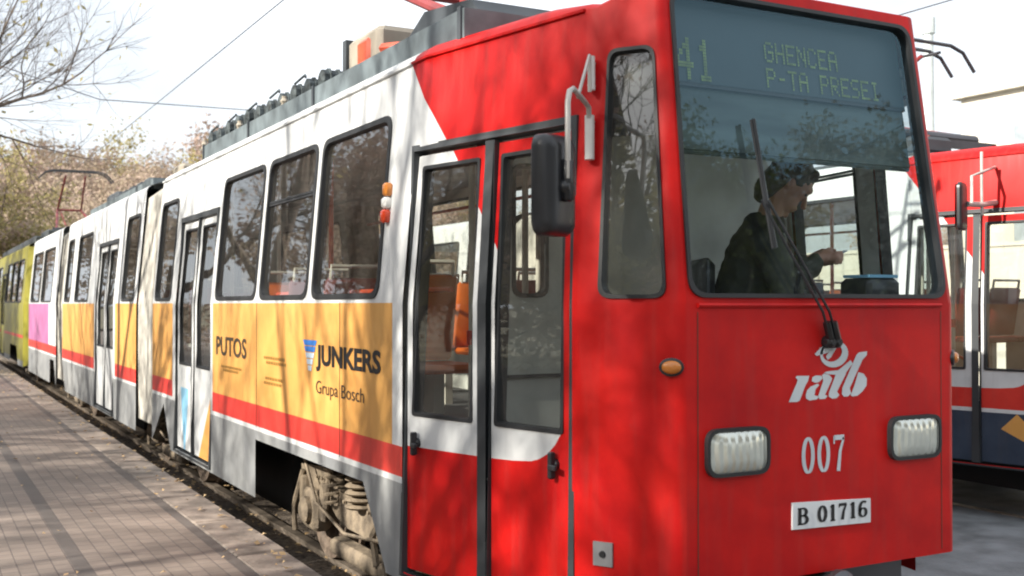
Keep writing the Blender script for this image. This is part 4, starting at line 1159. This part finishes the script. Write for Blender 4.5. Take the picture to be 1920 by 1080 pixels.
# ---------------------------------------------------------------- trees
def tree_meshes(seed, H, spread, nleaf, lsize, depth=5, lean=0, r0=None, bare=False, low=.28):
    rnd = random.Random(seed); tk = MB(); cr = MB(); tips = []
    r0 = r0 or H * .02
    def grow(p, d, L_, r, lv):
        n_ = 4 if lv < 2 else 3; pts = [p]; rs = [r]; q = p.copy(); dd = d.copy()
        for i in range(n_):
            dd = (dd + Vector((rnd.gauss(0, .13), rnd.gauss(0, .13), rnd.gauss(.04, .08)))).normalized()
            q = q + dd * L_ / n_; pts.append(q.copy()); rs.append(r * (1 - .38 * (i + 1) / n_))
        tk_ = tk if lv < 3 else cr
        tk_.tube(pts, rs, 7 if lv == 0 else (5 if lv < 2 else 3), 0, cap=False)
        if lv >= 2: tips.extend(pts[1:])
        if lv >= depth: return
        nb = 3 if lv else 4
        for k in range(nb + (1 if rnd.random() < .5 else 0)):
            t_ = rnd.uniform(.35 if lv else low + .25, 1); i = min(n_, max(1, int(t_ * n_ + .5)))
            a = rnd.uniform(0, 6.283); tilt = rnd.uniform(.35, .95) * spread
            o_ = dd.orthogonal().normalized(); o2 = dd.cross(o_)
            nd = (dd * math.cos(tilt) + (o_ * math.cos(a) + o2 * math.sin(a)) * math.sin(tilt)).normalized()
            grow(pts[i], nd, L_ * rnd.uniform(.55, .78), rs[i] * rnd.uniform(.5, .7), lv + 1)
        grow(pts[-1], dd, L_ * .68, rs[-1] * .9, lv + 1)
    grow(Vector((0, 0, -.1)), Vector((lean, 0, 1)).normalized(), H * .36, r0, 0)
    for i in range(nleaf):
        c = rnd.choice(tips) + Vector((rnd.gauss(0, 1), rnd.gauss(0, 1), rnd.gauss(0, 1))) * H * .022
        u = Vector((rnd.gauss(0, 1), rnd.gauss(0, 1), rnd.gauss(0, 1))).normalized(); w = u.orthogonal().normalized(); s_ = lsize * rnd.uniform(.6, 1.4)
        cr.poly([c - u * s_, c - w * s_ * .6, c + u * s_, c + w * s_ * .6], 1)
    return tk, cr
def make_tree(name, seed, H, spread, nleaf, lsize, leafm, depth=5, **kw):
    tk, cr = tree_meshes(seed, H, spread, nleaf, lsize, depth, **kw)
    a = bpy.data.meshes.new('trunk'); a.from_pydata(tk.v, [], tk.f); a.materials.append(BARK)
    c = bpy.data.meshes.new('crown'); c.from_pydata(cr.v, [], cr.f); c.materials.append(BARK); c.materials.append(leafm); c.polygons.foreach_set('material_index', cr.m)
    for me in (a,): me.polygons.foreach_set('use_smooth', [True] * len(me.polygons))
    return a, c
def place_tree(me, name, loc, rz, s, label, group):
    r = empty(name, loc, label, 'tree', group, rz); r.scale = (s, s, s)
    for nm, q in zip(('trunk', 'crown'), me):
        o = bpy.data.objects.new(nm, q); COL.objects.link(o); o.parent = r
    return r
near = [make_tree('t', 3 + i, 11, 1.0, 350, .05, LEAF_B if i % 2 else LEAF_A, 4, r0=.15) for i in range(3)]
bare = make_tree('t', 9, 11, 1.0, 1300, .05, LEAF_B, 6, r0=.16)
far = [make_tree('t', 40 + i, 12, 1.0, 13000, .10, (LEAF_A, LEAF_A, LEAF_B, LEAF_B)[i], 4, r0=.16, low=0) for i in range(4)]
place_tree(bare, 'platform_tree', (-1.3, 26, .27), 3.9, 1.1, 'bare branched tree farther along the platform, limbs over the far end', 'thin trees along the platform')
dense = [make_tree('t', 60 + i, 12, 1.0, 48000, .075, (LEAF_A, LEAF_B)[i], 4, r0=.16, low=0) for i in range(2)]
# platform-side row: throws the dappled light, and is mirrored in the glass
rnd = random.Random(21)
NT = [(-11, -1.6), (-12.5, 3.4), (-10.5, 7.0), (-13, 11.0), (-11.5, 15.0), (-13, 20), (-11, 25), (-12, 31), (-17, 1), (-18, 7), (-17.5, 13), (-17, 21), (-6.5, 5.5), (-5.5, 12), (-12, -7)]
for i, (x, y) in enumerate(NT):
    place_tree(near[i % 3], 'platform_tree', (x, y, .27), rnd.uniform(0, 6.28), rnd.uniform(1.0, 1.3), 'thin autumn tree beside the platform on the sunny side, left of the trams', 'thin trees along the platform')
# branchy tree whose limbs reach into the picture at upper left
place_tree(bare, 'platform_tree', (-.9, 17.5, .27), 1.1, 1.05, 'bare branched tree whose limbs hang over the upper left of the platform', 'thin trees along the platform')
rnd = random.Random(18)
for i, (x, y, s_) in enumerate(((-16.5, -2.5, .90), (-15.5, 2.6, .92), (-17, 7.4, .9), (-16, 12.6, .92), (-15.6, 18, .9), (-9.6, 20.5, .66), (-8, 24, .7), (-7, 28, .75), (-6.5, 33, .8), (-9, -1, .52), (-9.4, 7.6, .5))):  # unseen low trees added to shade the platform and lower tram sides
    place_tree(far[(i * 3) % 4], 'platform_tree', (x, y, .27), rnd.uniform(0, 6.28), s_, 'low leafy autumn tree added out of view to shade the platform, left of the trams', 'low leafy trees added for shade beside the platform')
for i, (x, y) in enumerate(((-6.8, .6), (-7.2, 4.6), (-6.6, 8.8), (-7.0, 13.2), (-6.6, 18), (-7.1, 23), (-7, 28))):  # unseen small trees added, sized to shade the platform but not the tram
    place_tree(dense[i % 2], 'added_shade_tree', (x, y, .27), i * 2.1, .36 + .03 * (i % 3), 'small leafy autumn tree added out of view to band the platform with shade', 'small trees added for platform shade')
rnd = random.Random(8)
for i in range(30):
    place_tree(far[i % 4], 'park_tree', (-24 - rnd.uniform(0, 14), -34 + i * 3.7 + rnd.uniform(-1, 1), -.3), rnd.uniform(0, 6.28), rnd.uniform(.8, 1.0), 'dense autumn tree of the park on the sunny side, well left of the platform', 'park trees left of the platform')
for i in range(20):  # unseen trees added to darken the windscreen reflection and the nose
    place_tree(dense[i % 2], 'park_tree', (-20 + (i % 10) * 8.0 + (i // 10) * 4.0, -36 - (i // 10) * 8 - rnd.uniform(0, 4), -.3), rnd.uniform(0, 6.28), rnd.uniform(1.85, 2.2), 'dense autumn tree added behind the camera to darken the windscreen and nose', 'trees added behind the camera')
for i, (x, y, s_) in enumerate(((-.9, 36, .62), (-.3, 46, .8))):
    place_tree(far[i], 'platform_tree', (x, y, .27), 2.0 + i, s_, ('nearer' if i == 0 else 'farther') + ' brown leafy tree at the far end of the platform, left edge', 'leafy trees at the platform end')
# wooded slope behind the trams
rnd = random.Random(77)
k = 0
ORD = ('first', 'second', 'third', 'fourth', 'fifth', 'sixth', 'seventh', 'eighth', 'ninth', 'tenth', 'eleventh', 'twelfth', 'thirteenth', 'fourteenth', 'fifteenth', 'sixteenth')
for row, (yy, h0) in enumerate(((50, .72), (60, .88), (74, 1.05), (92, 1.3), (112, 1.62))):
    x = .055 * yy; nth = 0
    while x < 30 + row * 9 and nth < 16:
        s_ = h0 * rnd.uniform(.86, 1.12)
        if x / yy > .5: s_ *= .72
        vi = rnd.choice((0, 1, 2, 3, 0, 1))
        place_tree(far[vi], 'wood_tree', (x, yy + rnd.uniform(-4, 4), -.3), rnd.uniform(0, 6.28), s_, ('pink brown' if vi < 2 else 'yellow olive') + ' autumn tree, ' + ORD[nth] + ' from the left in the ' + ('front', 'second', 'middle', 'fourth', 'backmost')[row] + ' row of the wood', 'trees of the autumn wood')
        x += rnd.uniform(2.6, 3.9) * (1 + row * .18); nth += 1
# trees and pale building to the right of the second tram
for i, (x, y, s_) in enumerate(((34, 30, .5), (40, 36, .55), (30, 42, .55), (44, 26, .5), (27, 48, .6), (48, 40, .6))):
    place_tree(far[i % 4], 'yard_tree', (x, y, -.3), i * 1.3, s_, 'low leafy tree on the far side of the yard, beyond the second tram', 'trees across the yard')
BLD = mat('pale_render', (.62, .58, .50), .85, var=.08, scale=1)
WIN = mat('grey_window', (.30, .34, .37), .3)
bl = empty('apartment_building', (34, 18, 0), 'pale cream building beyond the second tram at the far right', 'building')
g = MB(); g.box(0, 10, -10, 9.5, -.2, 9.2, 0); g.build('wall', BLD, bl)
g = MB(); g.box(-.3, 10.3, -10.3, 9.8, 9.202, 9.5, 0); g.build('roof', mat('roof_edge', (.64, .60, .52), .8), bl)
for fl_ in range(3):
    for cx in range(5):
        g = MB(); y = -9 + cx * 3.7; z = .9 + fl_ * 2.9; g.box(-.03, .12, y, y + 1.5, z, z + 1.5)
        wo_ = g.build('window', WIN, bl); g = MB(); g.box(-.12, .0, y - .08, y + 1.58, z - .08, z - .001); g.build('sill', BLD, wo_)
g = MB(); g.box(24, 24.25, -4, 62, -.2, 3.1); g.box(23.95, 24.3, -4, 62, 3.1, 3.2, 0)  # wall added to brighten the view through the second tram's windows
for k in range(17): g.box(23.9, 24.0, -3.5 + k * 4, -3.1 + k * 4, -.2, 3.09)
o = g.build('added_pale_wall', BLD); tag(o, 'added pale wall with shallow piers, a bright backdrop behind the second tram', 'wall')
# pale mast
g = MB(); g.tube([(0, 0, 0), (0, 0, 8.5)], [.17, .12], 12); g.tube([(0, 0, 8.4), (0, 0, 8.8)], .16, 10)
o = g.build('mast', mat('pale_mast_paint', (.55, .6, .6), .6)); o.location = (22.3, 19.0, 0); tag(o, 'tall pale grey mast rising behind the pantograph of the second tram', 'mast')

# overhead wires
def wire(name, pts, label, r=.006):
    g = MB(); g.tube(pts, r, 5); o = g.build(name, STEEL); tag(o, label, 'wire', 'overhead wires'); return o
wire('contact_wire', [(3.175, -5, 4.63), (3.175, 20, 4.60), (3.175, 60, 4.63)], 'contact wire running above the nearest tram and the yellow tram')
wire('contact_wire', [(8.275, -5, 4.42), (8.275, 20, 4.40), (8.275, 60, 4.42)], 'contact wire running above the second tram on the far track')
wire('span_wire', [(-3.4, 22, 7.3), (3.2, 22.4, 5.6), (9, 22.5, 5.7), (16, 23, 7.6)], 'thin span wire crossing over the tracks from the platform trees', .010)
